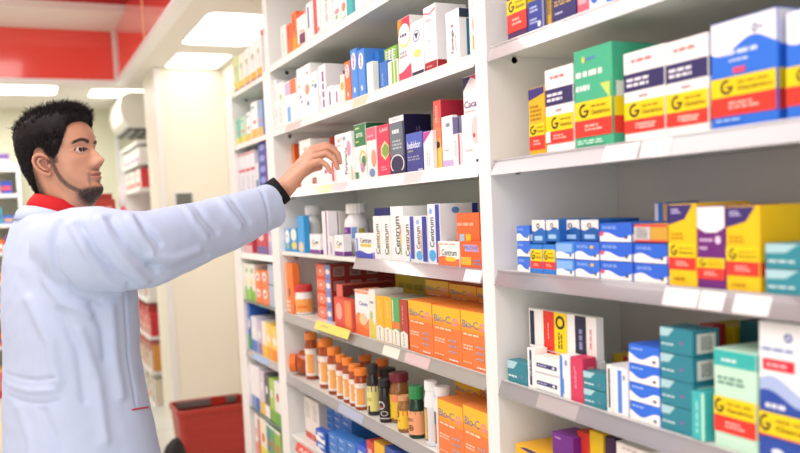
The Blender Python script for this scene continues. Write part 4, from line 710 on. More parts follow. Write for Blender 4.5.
# ================================================================== beyond the pillar
XS = .90; YS0 = max(6.8, PY1+.02); YS1 = on_x(122, 170, XS).y
far = MB()
def merge(m):
    o = len(far.v)-len(m.v); far.f += [tuple(i+o for i in f) for f in m.f]; far.smooth += m.smooth; far.m += [far.mi(m.mats[k]) for k in m.m]
root = thing('shelving_unit', 'distant white shelving seen between the man and the pillar', 'shelving')
q = MB(); q.bbox((XS, YS1, 0), (XR-.01, YS1+.03, 2.08), white); q.build('side_panel', root)
lines = [(135, 141), (135, 162.5), (135, 189), (145, 260), (147, 300), (149, 337), (151, 372), (153, 405)]
srow = []
for i, (x, y) in enumerate(lines):
    z = on_x(x, y, XS).z
    q = MB(); q.bbox((XS, YS0, z-.025), (XR-.01, YS1-.001, z), white); q.build('shelf', root); srow.append(z)
cols = ['f4f2ec', 'd83c44', 'f0e8dc', 'e87c84', 'f2c8b0', '3f7a90', 'e8a050', 'c8483c', 'f4f4f0', '5aa09a', 'd88090', 'ece0c8']
rr = random.Random(11)
lows = ['second', 'third', 'fourth', 'fifth', 'sixth', 'seventh', 'lowest']
words = {'f4f2ec': 'white', 'd83c44': 'red', 'f0e8dc': 'ivory', 'e87c84': 'pink', 'f2c8b0': 'peach', '3f7a90': 'slate teal', 'e8a050': 'amber', 'c8483c': 'brick red', 'f4f4f0': 'bright white', '5aa09a': 'sea green', 'd88090': 'rose', 'ece0c8': 'cream'}
spots = {1: [('f4f2ec', .09, 'e06060'), ('f4f4f0', .16, '3f80c8'), ('f0e8dc', .08, 'e08080')], 2: [('d83c44', .05, 'f4f2ec'), ('f4f2ec', .2, 'd83c44'), ('f0e8dc', .1, 'e06060')], 3: [('d83c44', .08, 'f2c8b0'), ('c8483c', .06, 'f2c8b0'), ('f4f2ec', .1, 'c8483c'), ('5aa09a', .05, 'f4f2ec')]}
for i, z in enumerate(srow[1:], 1):
    top = srow[i-1]-.03-z; y = YS0+.02
    its = spots.get(i) or [(cols[(i*5+k*3) % 12], .04+.02*((i+k) % 3), cols[(i*2+k*7) % 12]) for k in range(8)]
    k = 0; seen = {}
    while y < YS1-.1:
        c, w, c2 = its[k % len(its)]
        if y+w > YS1-.02: break
        h = min(top*.85, .14+.05*((k*7+i) % 4))
        m = carton_mesh(w-.004, h, .14, c, [('r', 'F', .1, .9, .1, .35, c2), ('l', 'F', .2, .8, .6, .8, c2, 1)])
        far.v += [(p[0]+XS+.09, p[1]+y+w/2, p[2]+z+.001) for p in m.v]; merge(m)
        y += w; k += 1
# air conditioner on the wall above them
a0 = on_x(109, 120, .72)
ACY0, ACY1 = 7.0, 7.85
t = thing('air_conditioner', 'white split air conditioner on the wall above the distant shelves', 'air conditioner', (.87, 7.4, 2.19))
bm_ = mat('efece0', .35)
prof = [(.51, 0), (.51, .28), (.03, .28), (-.03, .25), (-.05, .16), (-.03, .06), (.04, .0)]
ac = MB(); n = len(prof)
ac.add([(x, -.4, z) for x, z in prof]+[(x, .42, z) for x, z in prof], [tuple(range(n)), tuple(range(2*n-1, n-1, -1))]+[(i, n+i, n+(i+1) % n, (i+1) % n) for i in range(n)], bm_); ac.build('body', t)
ac = MB(); ac.box((.0, -.38, -.012), (.26, .4, -.001), mat('3a3a3a')); ac.build('air_outlet', t)
for k in range(3):
    ac = MB(); ac.box((.04+.075*k, -.35, -.03), (.048+.075*k, .37, -.0125), mat('c8c8c0')); ac.build('louvre', t)
q = MB(); q.bbox((RX+.12, YB-.02, 0), (RX+.16, YB-.001, CZ-.01), white); struct(q.build('trim_10'))

# counter with a red display tray and a pink bottle behind the man
t = thing('counter', 'white counter standing behind the man', 'counter', (.42, 5.7, 0))
q = MB(); q.bbox((-.2, -.2, .1), (.17, .2, 1.36), white, .004); q.build('body', t)
q = MB(); q.bbox((-.22, -.22, 1.3605), (.19, .22, 1.39), panelm, .004); q.build('counter_top', t)
q = MB(); q.box((-.18, -.18, 0), (.15, .18, .0995), panelm); q.build('plinth', t)
ta = on_y(81, 200, 5.5); tb = on_y(117, 222, 5.5)
t = thing('display_tray', 'red cardboard display tray with white marks beside the bearded chin', 'display tray', ((ta.x+tb.x)/2, 5.6, 1.3905), None)
w = (tb.x-ta.x)/2; h = ta.z-1.3905
q = MB(); rd = mat('a8382c', .5)
q.bbox((-w, -.08, 0), (w, -.07, h), rd); q.bbox((-w, .07, 0), (w, .08, h+.04), rd); q.bbox((-w, -.07, 0), (-w+.01, .07, h), rd); q.bbox((w-.01, -.07, 0), (w, .07, h), rd); q.bbox((-w+.01, -.07, 0), (w-.01, .07, .01), rd)
PF = lambda u, v, l: (-w+2*w*u, -.0805-.0003*l, h*v)
for op in [('l', .35, .9, .72, .8, 'e8b0a0', 1), ('l', .05, .3, .45, .62, 'f0c8bc', 1), ('r', .28, .34, .3, .6, 'f0c8bc'), ('r', .5, .62, .45, .62, 'f0c8bc'), ('e', .7, .78, .42, .6, 'f0d0c8'), ('r', .5, .64, .2, .36, 'd89080'), ('l', .45, .95, .1, .16, 'd89080', 1)]:
    paint(q, PF, op, 2)
q.build('tray', t)
b = on_y(121, 222, 5.45)
t = thing('lotion_bottle', 'pink bottle with white top standing beside the red display tray', 'bottle', (b.x+.03, 5.55, 1.3905))
q = MB(); q.lathe([(.022, 0), (.027, .01), (.026, .12), (.012, .16)], mat('e8607c'), 20); q.build('body', t)
q = MB(); q.lathe([(.012, .16), (.024, .17), (.022, .25), (.012, .29)], mat('efeaf0'), 20); q.build('cap', t)

tag(far.build('medicine_carton'), 'many small cartons in mixed colours on the distant shelving beyond the pillar', 'box', None, 'stuff')
far = MB()
# wall shelving behind the man, at the left edge
bx0, bx1 = -1.7, .05
t = thing('shelving_unit', 'white shelves on the back wall at the left edge', 'shelving')
for x in (bx0, bx1): q = MB(); q.bbox((x, YB-.33, 0), (x+.03, YB-.001, 1.99), white); q.build('side_panel', t)
lz = []
for y in (168, 194, 224, 252, 282, 314, 346, 376): lz.append(on_y(5, y, YB-.33).z)
q = MB(); q.bbox((bx0+.0305, YB-.34, 1.96), (bx1-.0005, YB-.001, 1.985), white); q.build('shelf', t)
for i, z in enumerate(lz):
    q = MB(); q.bbox((bx0+.0305, YB-.34, z-.03), (bx1-.0005, YB-.001, z), white); q.build('shelf', t)
bc = ['3f6ac8', 'f2f2f0', 'e8503c', 'f0b030', '7a5aa0', 'f4f4f4', 'c8c4cc', '4aa0b8', '3050b0', '88c8b8', 'f2e8e0', 'e07030']
cn = {'3f6ac8': 'blue', 'f2f2f0': 'white', 'e8503c': 'red', 'f0b030': 'yellow', '7a5aa0': 'purple', 'f4f4f4': 'bright white', 'c8c4cc': 'grey', '4aa0b8': 'turquoise', '3050b0': 'dark blue', '88c8b8': 'mint', 'f2e8e0': 'cream', 'e07030': 'orange'}
for i, z in enumerate(lz):
    x = bx0+.9; k = 0
    while x < bx1-.1:
        w = .06+.03*((k*5+i*3) % 3); c = bc[(i*4+k*5) % 12]; h = .07+.035*((k+i*2) % 3)
        if i == 0: h = min(h, .12)
        m = carton_mesh(w-.006, h, .1, c, [('r', 'F', .1, .9, .3, .6, bc[(i+k*3+1) % 12])])
        far.v += [(-p[1]+x+w/2, p[0]+YB-.27, p[2]+z+.001) for p in m.v]; merge(m)
        x += w; k += 1
tag(far.build('storage_box'), 'many small coloured boxes on the back wall shelves at the left edge', 'box', None, 'stuff')
# low counter edge left of the coat
t = thing('counter', 'beige counter with a red edge at the lower left', 'counter', (-.35, 5.2, 0))
q = MB(); q.bbox((-.6, -.3, 0), (.3, .3, .56), mat('efe4c0')); q.build('body', t)
q = MB(); q.bbox((-.62, -.32, .5605), (.32, .32, .60), mat('b83a30')); q.build('counter_top', t)

# ================================================================== shopping basket
BY = 5.0
c0 = on_y(178, 412, BY); c1 = on_y(232, 405, BY); top = c0.z
bk0 = on_y(170, 400, BY+.3)
t = thing('shopping_basket', 'stacked deep red plastic shopping basket below the pillar', 'basket', (c0.x+.22, BY+.15, 0))
W_, D_ = .44, .31; redp = mat('a82c20', .35, .5); redp2 = mat('7c1e18', .4)
q = MB()
def ring(w, d, z, r=.04, n=5):
    pts = []
    for cx, cy, a0 in ((w/2-r, d/2-r, 0), (-w/2+r, d/2-r, 90), (-w/2+r, -d/2+r, 180), (w/2-r, -d/2+r, 270)):
        for k in range(n): a = math.radians(a0+k*90/(n-1)); pts.append((cx+r*math.cos(a), cy+r*math.sin(a), z))
    return pts
lv = [(.9, 0.0)]; z = 0
k = 0
seq = [ring(W_*.9, D_*.86, .002)]
nr = 9
for k in range(nr):
    f0 = k/nr; zz = .01+(top-.05)*(k/nr)
    for dz, e in ((0, 0), (.012, .006), ((top-.05)/nr-.004, .002)):
        g = .9+.09*(zz+dz)/top; seq.append(ring(W_*g+e, D_*(.86+.12*(zz+dz)/top)+e, zz+dz))
seq.append(ring(W_*.99, D_*.98, top-.035)); seq.append(ring(W_*1.03, D_*1.04, top-.03)); seq.append(ring(W_*1.03, D_*1.04, top)); seq.append(ring(W_*.97, D_*.95, top)); seq.append(ring(W_*.95, D_*.93, top-.06)); seq.append(ring(W_*.9, D_*.88, top-.2))
n = len(seq[0]); vs = [p for r in seq for p in r]; fs = []
for j in range(len(seq)-1):
    for i in range(n): k = (i+1) % n; fs.append((j*n+i, j*n+k, (j+1)*n+k, (j+1)*n+i))
fs.append(tuple(range(n-1, -1, -1))); fs.append(tuple((len(seq)-1)*n+i for i in range(n)))
q.add(vs, fs, redp); q.build('basket_body', t)
q = MB()
for i in range(15):
    x = -W_*.42+W_*.84*i/14; q.box((x-.006, D_*.465-.006, top-.075), (x+.006, D_*.465+.001, top-.05), redp2)
q.build('vent_slots', t)
q = MB(); q.bbox((-W_*.42, D_*.39, top-.045), (W_*.06, D_*.455, top-.004), mat('6a6462'), .004); q.build('handle', t)
q = MB(); q.bbox((W_*.28, D_*.39, top-.045), (W_*.44, D_*.455, top-.004), mat('6a6462'), .004); q.build('handle', t)
# black bag leaning at its foot
bp = on_y(168, 452, 4.9)
t = MB(); bz = on_y(168, 433, 4.85).z
seq = [(.075, .05, 0), (.085, .055, bz*.25), (.07, .05, bz*.6), (.045, .035, bz*.85), (.02, .02, bz*.97), (.005, .005, bz)]
vs = []; fs = []; n = 14
for j, (a, b, z) in enumerate(seq):
    for i in range(n):
        th = 2*PI*i/n; k = 1+.12*math.sin(3*th+j); vs.append((a*k*math.cos(th)+.02*j*.5, b*k*math.sin(th), z))
for j in range(len(seq)-1):
    for i in range(n): k = (i+1) % n; fs.append((j*n+i, j*n+k, (j+1)*n+k, (j+1)*n+i))
fs.append(tuple(range(n-1, -1, -1))); fs.append(tuple((len(seq)-1)*n+i for i in range(n)))
t.add(vs, fs, mat('1c1b1c', .5), True)
tag(t.build('bag', loc=(bp.x-.02, 4.72, .001)), 'small black bag slumped at the left of the red basket', 'bag')
# ================================================================== the man
def sm(a, b, x):
    t = min(1, max(0, (x-a)/(b-a))); return t*t*(3-2*t)
def table(tb, z):
    if z <= tb[0][0]: return tb[0][1:]
    for i in range(len(tb)-1):
        if z <= tb[i+1][0]:
            # Catmull-Rom through the rows
            a = tb[max(i-1, 0)]; b = tb[i]; c = tb[i+1]; d = tb[min(i+2, len(tb)-1)]
            t = (z-b[0])/(c[0]-b[0]); o = []
            for k in range(1, len(b)):
                m1 = (c[k]-a[k])/max(1e-6, c[0]-a[0])*(c[0]-b[0]); m2 = (d[k]-b[k])/max(1e-6, d[0]-b[0])*(c[0]-b[0])
                t2 = t*t; t3 = t2*t
                o.append((2*t3-3*t2+1)*b[k]+(t3-2*t2+t)*m1+(-2*t3+3*t2)*c[k]+(t3-t2)*m2)
            return o
    return tb[-1][1:]
#        z     F     B     W    qf   (front exponent)
HT = [(-.13, .030, .095, .064, 1.0), (-.09, .030, .088, .059, 1.0), (-.05, .033, .084, .057, 1.0), (-.022, .042, .082, .057, 1.05), (-.006, .066, .080, .058, 1.35), (.004, .086, .079, .059, 1.5), (.018, .0925, .078, .061, 1.45),
      (.04, .0885, .079, .0645, 1.25), (.058, .0905, .083, .068, 1.15), (.08, .090, .090, .0705, 1.05), (.1, .0895, .097, .073, 1.0), (.122, .0895, .1015, .0745, .92), (.142, .0955, .1045, .0755, .88), (.165, .0965, .105, .076, .88),
      (.19, .0885, .1, .073, .9), (.21, .073, .085, .064, .95), (.225, .050, .062, .047, 1.0), (.233, .024, .033, .025, 1.0), (.236, .002, .004, .003, 1.0)]
NB = [(.066, 0.0, .020), (.071, .003, .019), (.076, .013, .0175), (.081, .024, .0155), (.086, .028, .0145), (.091, .0265, .012), (.098, .0205, .009), (.108, .016, .0075), (.118, .0095, .007), (.128, .004, .0075), (.136, .001, .009)]
EYE = [(-.031, .1205), (.031, .1205)]
def head_pt(t, z, off=0):
    F, B, W, q = table(HT, z); c = math.cos(t); s = math.sin(t)
    x = F*abs(c)**(1.0)*(1 if c > 0 else -1) if c > 0 else -B*abs(c)**.95
    qq = q if c > 0 else .92
    y = W*(1 if s > 0 else -1)*abs(s)**(qq if c <= 0 else (qq*sm(0, .5, c)+.92*(1-sm(0, .5, c))))
    if c > 0:
        fr = c
        if .064 < z < .137:
            n, wn = table(NB, z); x += n*math.exp(-(y/wn)**2)
            if z < .09: x += .0055*math.exp(-((abs(y)-.0135)/.0055)**2)*math.exp(-((z-.0765)/.006)**2)   # nostril wings
        x += (.0065*math.exp(-((z-.0575)/.0048)**2)+.0070*math.exp(-((z-.0455)/.0052)**2)-.002*math.exp(-((z-.0515)/.0014)**2))*math.exp(-(y/.0225)**4)
        x += .003*math.exp(-((z-.016)/.010)**2)*math.exp(-(y/.018)**2)-.003*math.exp(-((z-.034)/.006)**2)*math.exp(-(y/.025)**2)
        for ye, ze in EYE:
            x -= .0095*math.exp(-((y-ye)/.0155)**2-((z-ze-.002)/.0115)**2)
            e = ((y-ye)/.0145)**2+((z-ze)/.0048)**2
            x += .0035*math.exp(-((e-1.7)/.9)**2)
            if e < 1: x -= .0055*(1-e**3)
            x += .0035*math.exp(-((y-ye*1.05)/.02)**2-((z-.1435)/.006)**2)
            x += .0035*math.exp(-((abs(y)-.05)/.014)**2-((z-.098)/.014)**2)*.5
        x -= .003*math.exp(-((abs(y)-.045)/.012)**2-((z-.062)/.018)**2)
    if off:
        r = math.sqrt(x*x+y*y)+1e-6; k = off
        zz = max(0, (z-.16)/.076); l = math.sqrt(1+zz*zz*1.0)
        x += x/r*k/l; y += y/r*k/l; z += k*zz/l
    return Vector((x, y, z))
SKIN = hexc('ca977b'); SK2 = hexc('b78067'); DARK = hexc('241a16'); LIP = hexc('b4685c')
def mixc(a, b, t): return tuple(a[i]*(1-t)+b[i]*t for i in range(4))
JAW = [(.062, .012), (.048, .022), (.034, .036), (.024, .055), (.018, .078), (.016, .105), (.018, .13)]
def segd(px, pz, pts):
    best = 9
    for (x1, z1), (x2, z2) in zip(pts, pts[1:]):
        dx, dz = x2-x1, z2-z1; t = min(1, max(0, ((px-x1)*dx+(pz-z1)*dz)/(dx*dx+dz*dz)))
        best = min(best, math.hypot(px-x1-t*dx, pz-z1-t*dz))
    return best
def pigment(p):
    x, y, z = p; c = mixc(SKIN, SK2, .35*(noise.noise(p*55)*.5+.5))
    nz = noise.noise(p*260)*.5+.5
    if x > .06 and z < .2:
        l = math.exp(-(((z-.0515)/.0085)**4))*math.exp(-(y/.0215)**6)
        c = mixc(c, LIP, .75*l*sm(.082, .09, x))
        if abs(z-.0515) < .0014 and abs(y) < .022: c = mixc(c, hexc('5a2c28'), .7)
        for ye, ze in EYE:
            e = ((y-ye)/.0145)**2+((z-ze)/.0048)**2
            if e < 1.1: c = hexc('3a2620')
            elif e < 1.6 and z > ze-.001: c = hexc('2b1c18')
            ya = abs(y); zb = .139+.0055*sm(.010, .034, ya)-.006*sm(.036, .056, ya)
            m = (1-sm(.0026, .0052, abs(z-zb)))*sm(.009, .014, ya)*(1-sm(.048, .056, ya))
            c = mixc(c, DARK, .88*m)
    g = 0
    if x > .04 and z < .045:
        g = max(g, sm(.036, .056, x)*(1-sm(.015, .031, z+.05*max(0, abs(y)-.022)))*.97)
        g = max(g, math.exp(-((abs(y))/.006)**2)*(1-sm(.036, .042, z))*.8)
        if x < .085: g = max(g, .0)
    if x > .074 and .058 < z < .073: g = max(g, .5*math.exp(-((z-.0655)/.0042)**2)*(1-sm(.018, .027, abs(y))))
    if x > .074 and z < .062 and z > .02: g = max(g, .4*math.exp(-((abs(y)-.026)/.004)**2))
    if abs(y) > .025 and z < .14 and x < .07:
        d = segd(x, z, JAW); g = max(g, .85*(1-sm(.003, .0095, d)))
        g = max(g, .22*(1-sm(.01, .03, d)))
    if z < .014 and x > .05: g = max(g, .9*sm(-.012, .002, z))
    ta = abs(math.degrees(math.atan2(y/.075, x/.09)))
    if .08 < z < .19 and 48 < ta < 112: g = max(g, .8*sm(50, 60, ta)*sm(.125, .15, z)*(1-sm(100, 112, ta)), .85*sm(66, 72, ta)*(1-sm(86, 92, ta))*sm(.09, .1, z))
    if z < .15 and z > .01 and ta > 105: g = max(g, .85*sm(105, 125, ta)*sm(.015, .04, z))
    g = min(1, g*(.8+.4*nz))
    return mixc(c, DARK, g)
hv = []; hf = []; hc = []
NT, NZ = 230, 210
zs = []
for j in range(NZ):
    u = j/(NZ-1); zs.append(-.13+.366*(u if u < 0 else u))
for z in zs:
    for i in range(NT):
        v = 2*PI*(i/NT)-PI; t = v-.45*math.sin(v)
        p = head_pt(t, z); hv.append(p); hc.append(pigment(p))
for j in range(NZ-1):
    for i in range(NT): k = (i+1) % NT; hf.append((j*NT+i, j*NT+k, (j+1)*NT+k, (j+1)*NT+i))
hf.append(tuple((NZ-1)*NT+i for i in range(NT)))
# ears
def add_tube(vs, fs, cs, pts, rs, col, n=8, closed=False):
    m = MB(); m.tube(pts, rs, mat('cf9673'), n); o = len(vs)
    vs += [Vector(p) for p in m.v]; fs += [tuple(a+o for a in f) for f in m.f]; cs += [col]*len(m.v)
for sgn in (-1, 1):
    def E(a, b, out): # a back, b up, out
        return Vector((.006-a*.9, sgn*(.0705+out+.18*a), .081+b*.92))
    rim = [(-.004, .030, .002), (.0, .040, .008), (.008, .047, .012), (.018, .049, .015), (.027, .044, .017), (.031, .034, .018), (.030, .022, .018), (.026, .010, .016), (.019, .0, .013), (.012, -.008, .010), (.005, -.011, .006), (-.001, -.006, .003)]
    add_tube(hv, hf, hc, [E(*p) for p in rim], [.003, .0042, .0045, .0045, .0045, .0042, .004, .004, .0045, .0055, .005, .003], mixc(SKIN, LIP, .25))
    add_tube(hv, hf, hc, [E(*p) for p in [(.008, .036, .008), (.018, .037, .011), (.023, .029, .012), (.020, .016, .011), (.013, .006, .009), (.004, .003, .006)]], [.002, .0035, .004, .004, .0035, .002], SKIN)
    add_tube(hv, hf, hc, [E(-.003, .018, .002), E(-.001, .012, .006), E(-.002, .006, .002)], [.003, .0042, .003], SKIN)
    o = len(hv); pl = [E(p[0], p[1], p[2]-.004) for p in rim]; hv += pl+[E(.012, .018, .001)]
    cc = mixc(SK2, LIP, .35); hc += [cc]*len(pl)+[mixc(cc, DARK, .25)]
    for i in range(len(pl)): a, b = o+i, o+(i+1) % len(pl); hf.append((a, b, o+len(pl)) if sgn > 0 else (b, a, o+len(pl)))
# place the head
DH = 2.13
O = on_d(73, 203, DH)
HM = Matrix.Translation(O) @ Matrix.Rotation(math.radians(-36), 4, 'Z') @ Matrix.Rotation(math.radians(-12), 4, 'Y') @ Matrix.Rotation(math.radians(-1.5), 4, 'X')
HM = HM @ Matrix.Scale(.95, 4)
ROOT = Vector((O.x, O.y, 0))

def capsules(chains, voxel, smooth_it, extra=None):
    mb = MB(); sk = mat('cf9673')
    for ch in chains:
        pts = [Vector(p[:3]) for p in ch]; rs = [p[3] for p in ch]
        for (a, ra), (b, rb_) in zip(zip(pts, rs), zip(pts[1:], rs[1:])):
            n = max(2, int((b-a).length/(min(ra, rb_)*.35)))
            prof = [(a.lerp(b, k/n), ra+(rb_-ra)*k/n) for k in range(n+1)]
            d = (b-a).normalized()
            pp = [a-d*ra*.98, a-d*ra*.8, a-d*ra*.45]+[q[0] for q in prof]+[b+d*rb_*.45, b+d*rb_*.8, b+d*rb_*.98]
            rr_ = [ra*.2, ra*.6, ra*.89]+[q[1] for q in prof]+[rb_*.89, rb_*.6, rb_*.2]
            mb.tube(pp, rr_, sk, 14)
    if extra: extra(mb)
    o = mb.build('shape')
    m = o.modifiers.new('r', 'REMESH'); m.mode = 'VOXEL'; m.voxel_size = voxel; m.use_smooth_shade = True
    if smooth_it: s = o.modifiers.new('s', 'SMOOTH'); s.factor = .5; s.iterations = smooth_it
    dg = bpy.context.evaluated_depsgraph_get(); dg.update()
    me = bpy.data.meshes.new_from_object(o.evaluated_get(dg)); bpy.data.objects.remove(o)
    return me
def H(px, py, d, r): p = on_d(px, py, d); return (p.x, p.y, p.z, r)
TC0 = on_d(72, 300, 2.13)
psi = math.radians(16); fwd = Vector((math.cos(psi), math.sin(psi), 0)); rgt = Vector((math.sin(psi), -math.cos(psi), 0))
hip = Vector((on_d(84, 440, 2.13).x, TC0.y, 0))
wr = H(279, 194, 2.28, .028)
def S(px, py, d): return on_d(px, py, d)
def cz(px, z, d=2.13):     # torso centre under pixel column px at height z
    p = on_d(px, 228+(CAMZ-z)*400, d); return Vector((p.x, p.y, z))
chains = [
    [(*cz(54, 1.44), .05), (*cz(60, 1.36), .10), (*cz(68, 1.22), .115), (*cz(74, 1.05), .11), (*cz(80, .92), .12)],
    [(*(cz(58, 1.405)-rgt*.13), .06), (*(cz(58, 1.405)+rgt*.13), .06)],
    [(*(cz(58, 1.40)+rgt*.16), .055), H(125, 250, 1.98, .052), H(185, 236, 2.10, .046), H(250, 212, 2.23, .036), wr, H(288, 184, 2.283, .0275), H(294, 177, 2.283, .024)],
    [(*(cz(58, 1.40)-rgt*.16), .055), (*(cz(70, 1.14)-rgt*.21), .045), (*(cz(95, .93)-rgt*.2), .03), (*(cz(100, .86)-rgt*.2), .03)],
    [(*(cz(82, .9)+rgt*.08), .085), (*(cz(84, .5)+rgt*.09), .055), (*(cz(80, .1)+rgt*.09), .04)],
    [(*(cz(82, .9)-rgt*.08), .085), (*(cz(88, .5)-rgt*.09), .055), (*(cz(84, .1)-rgt*.09), .04)],
    # palm rays, then the five fingers
    [H(290, 180, 2.297, .021), H(302, 163, 2.303, .0165), H(312.5, 149.5, 2.305, .0125)],
    [H(290, 181, 2.287, .021), H(303, 166, 2.29, .0165), H(314.5, 152.5, 2.29, .0125)],
    [H(290, 183, 2.277, .021), H(302, 169, 2.275, .0165), H(313.5, 158, 2.272, .012)],
    [H(290, 185, 2.268, .02), H(300, 174, 2.262, .016), H(309.5, 165, 2.255, .0115)],
    [H(312.5, 149.5, 2.305, .0115), H(326, 144.8, 2.303, .0095), H(334.5, 149, 2.298, .0083), H(338, 157, 2.293, .0068)],
    [H(314.5, 152.5, 2.29, .0115), H(329, 148, 2.286, .0097), H(338, 154, 2.282, .0083), H(340, 162.5, 2.278, .0068)],
    [H(313.5, 158, 2.272, .0112), H(326.5, 153.5, 2.266, .0094), H(335, 160, 2.262, .008), H(337.5, 168, 2.26, .0066)],
    [H(309.5, 165, 2.255, .0108), H(320, 161, 2.248, .0086), H(327, 165.5, 2.245, .0072), H(330.8, 172.5, 2.244, .0058)],
    [H(291, 184, 2.30, .02), H(301, 174, 2.325, .0145), H(311, 169, 2.34, .011), H(320, 167.5, 2.34, .0085)],
]
bme = capsules(chains, .0026, 5)
skin = bpy.data.materials.new('skin'); skin.use_nodes = True; nt = skin.node_tree; pb_ = nt.nodes['Principled BSDF']
at_ = nt.nodes.new('ShaderNodeVertexColor'); at_.layer_name = 'pigment'; nt.links.new(at_.outputs['Color'], pb_.inputs['Base Color'])
pb_.inputs['Roughness'].default_value = .45; pb_.inputs['Subsurface Weight'].default_value = .12; pb_.inputs['Subsurface Radius'].default_value = (.01, .004, .002)
bumpy(skin, 400, .12, .0006)
bv = [v.co.copy() for v in bme.vertices]; bf = [tuple(p.vertices) for p in bme.polygons]; bpy.data.meshes.remove(bme)
o0 = len(bv); allv = bv+[HM @ v for v in hv]; allf = bf+[tuple(a+o0 for a in f) for f in hf]
cols = [mixc(SKIN, SK2, .5*(noise.noise(v*40)*.5+.5)) for v in bv]+hc
nl = []
allv = [v-ROOT for v in allv]
me = bpy.data.meshes.new('body'); me.from_pydata([v[:] for v in allv], [], allf)
ca = me.color_attributes.new('pigment', 'FLOAT_COLOR', 'POINT')
ca.data.foreach_set('color', [x for c in cols for x in c])
me.materials.append(skin); me.polygons.foreach_set('use_smooth', [True]*len(me.polygons)); me.update()
man = thing('person', 'man in pale blue lab coat reaching his right arm to the shelf', 'person', ROOT)
bo = bpy.data.objects.new('body', me); C.objects.link(bo); bo.parent = man
# fingernails
for (a, b, r) in [((334.5, 149, 2.298), (338, 157, 2.293), .0068), ((338, 154, 2.282), (340, 162.5, 2.278), .0068), ((335, 160, 2.262), (337.5, 168, 2.26), .0066), ((327, 165.5, 2.245), (330.8, 172.5, 2.244), .0058)]:
    A = on_d(*a); B_ = on_d(*b); d = (B_-A).normalized(); n = (RT*.75+UP*.25-fw*.45); n = (n-d*n.dot(d)).normalized(); s_ = d.cross(n)
    c_ = B_+n*r*.86+d*.002; q = MB(); vs = []
    for i in range(12): th = 2*PI*i/12; vs.append(c_+d*.0055*math.cos(th)+s_*.0042*math.sin(th)-n*.0012*abs(math.sin(th)))
    q.add([v-ROOT for v in vs]+[(c_+n*.0008)-ROOT], [(i, (i+1) % 12, 12) for i in range(12)], mat('e6b8a4', .25), True); q.build('fingernail', man)
# eyes
for ye, ze in EYE:
    q = MB(); c = Vector((.0695, ye, ze)); r = .0122
    look = (Vector((.93, -.36, .0))).normalized()
    axm = look.to_track_quat('Z', 'Y').to_matrix().to_4x4()
    M_ = Matrix.Translation(-ROOT) @ HM @ Matrix.Translation(c) @ axm
    prof = lambda a0, a1, rr=r: [(rr*math.sin(math.radians(a)), rr*math.cos(math.radians(a))) for a in [a0+(a1-a0)*k/10 for k in range(11)]]
    q.lathe(prof(176, 30), mat('c9beb6', .15), 20, axis=M_)
    q.lathe(prof(30, 12, r*1.001), mat('4a2c1c', .1), 20, axis=M_)
    q.lathe(prof(12, 1, r*1.002), mat('0c0a0a', .05), 20, axis=M_)
    q.build('eye', man)
# hair: cropped cap plus swept spikes
hm = mat('191517', .62, .25); bumpy(hm, 300, .5, .001, (1, 1, .25))
def hairline(t):
    a = abs(math.degrees(t))
    tb = [(0, .196), (28, .192), (42, .182), (50, .166), (57, .142), (66, .116), (76, .104), (84, .118), (92, .144), (102, .142), (112, .115), (125, .07), (140, .035), (180, .022)]
    for (a1, z1), (a2, z2) in zip(tb, tb[1:]):
        if a <= a2: return z1+(z2-z1)*(a-a1)/(a2-a1)
    return .03
q = MB(); n1, n2 = 120, 60; vs = []; fs = []
for i in range(n1):
    v = 2*PI*i/n1-PI; t = v-.2*math.sin(v); zl = hairline(t)
    for j in range(n2+1):
        u = j/n2; z = zl+(.2355-zl)*u
        side = sm(.16, .212, z); a = abs(t)/PI
        o_ = sm(0, .2, u)*(.0034+.005*sm(.6, 1, a)+side*(.008+.010*(1-a))) - .0012*(1-sm(0, .06, u))
        o_ *= 1+.22*(noise.noise(Vector((math.cos(t)*6, math.sin(t)*6, z*70)))*sm(0, .1, u))
        vs.append(head_pt(t, z, o_+.0001))
for i in range(n1):
    k = (i+1) % n1
    for j in range(n2): fs.append((i*(n2+1)+j, k*(n2+1)+j, k*(n2+1)+j+1, i*(n2+1)+j+1))
T = Matrix.Translation(-ROOT) @ HM
q.add([T @ v for v in vs], fs, hm, True)
rr = random.Random(5)
def spike(base, d, L, r, curl):
    pts = []; rs = []
    for k in range(4):
        u = k/3; pts.append(T @ (base+d*L*u+curl*L*u*u)); rs.append(r*(1-u)**.8+.00015)
    q.tube(pts, rs, hm, 4)
for _ in range(3200):
    t = rr.uniform(-PI, PI); zl = hairline(t); z = rr.uniform(max(zl+.002, .155), .2352)
    top = sm(.178, .215, z)
    if rr.random() > .5+.5*top: continue
    b = head_pt(t, z, .004); nrm = Vector((b.x*1.1, b.y*1.0, (z-.12)*1.5)).normalized()
    fr = math.cos(t)
    d = (nrm*1.0+Vector((.35*max(0, fr)-.15*max(0, -fr), 0, .55))+Vector((rr.gauss(0, .25), rr.gauss(0, .25), rr.gauss(0, .15)))).normalized()
    L = (.009+.022*top*(1.05 if fr > 0 else .9))*rr.uniform(.7, 1.3)
    spike(b, d, L, rr.uniform(.0016, .0034), Vector((rr.uniform(-.1, .5), rr.gauss(0, .2), -.1)))
for _ in range(900):   # short stubble-like hair at the back and sides
    t = rr.choice([-1, 1])*rr.uniform(1.75, PI); zl = hairline(t); z = rr.uniform(zl+.002, .19)
    b = head_pt(t, z, .003); nrm = Vector((b.x, b.y, .0)).normalized()
    spike(b, (nrm*.55+Vector((-.1, 0, -.75))).normalized(), rr.uniform(.007, .014), .0011, nrm*-.1)
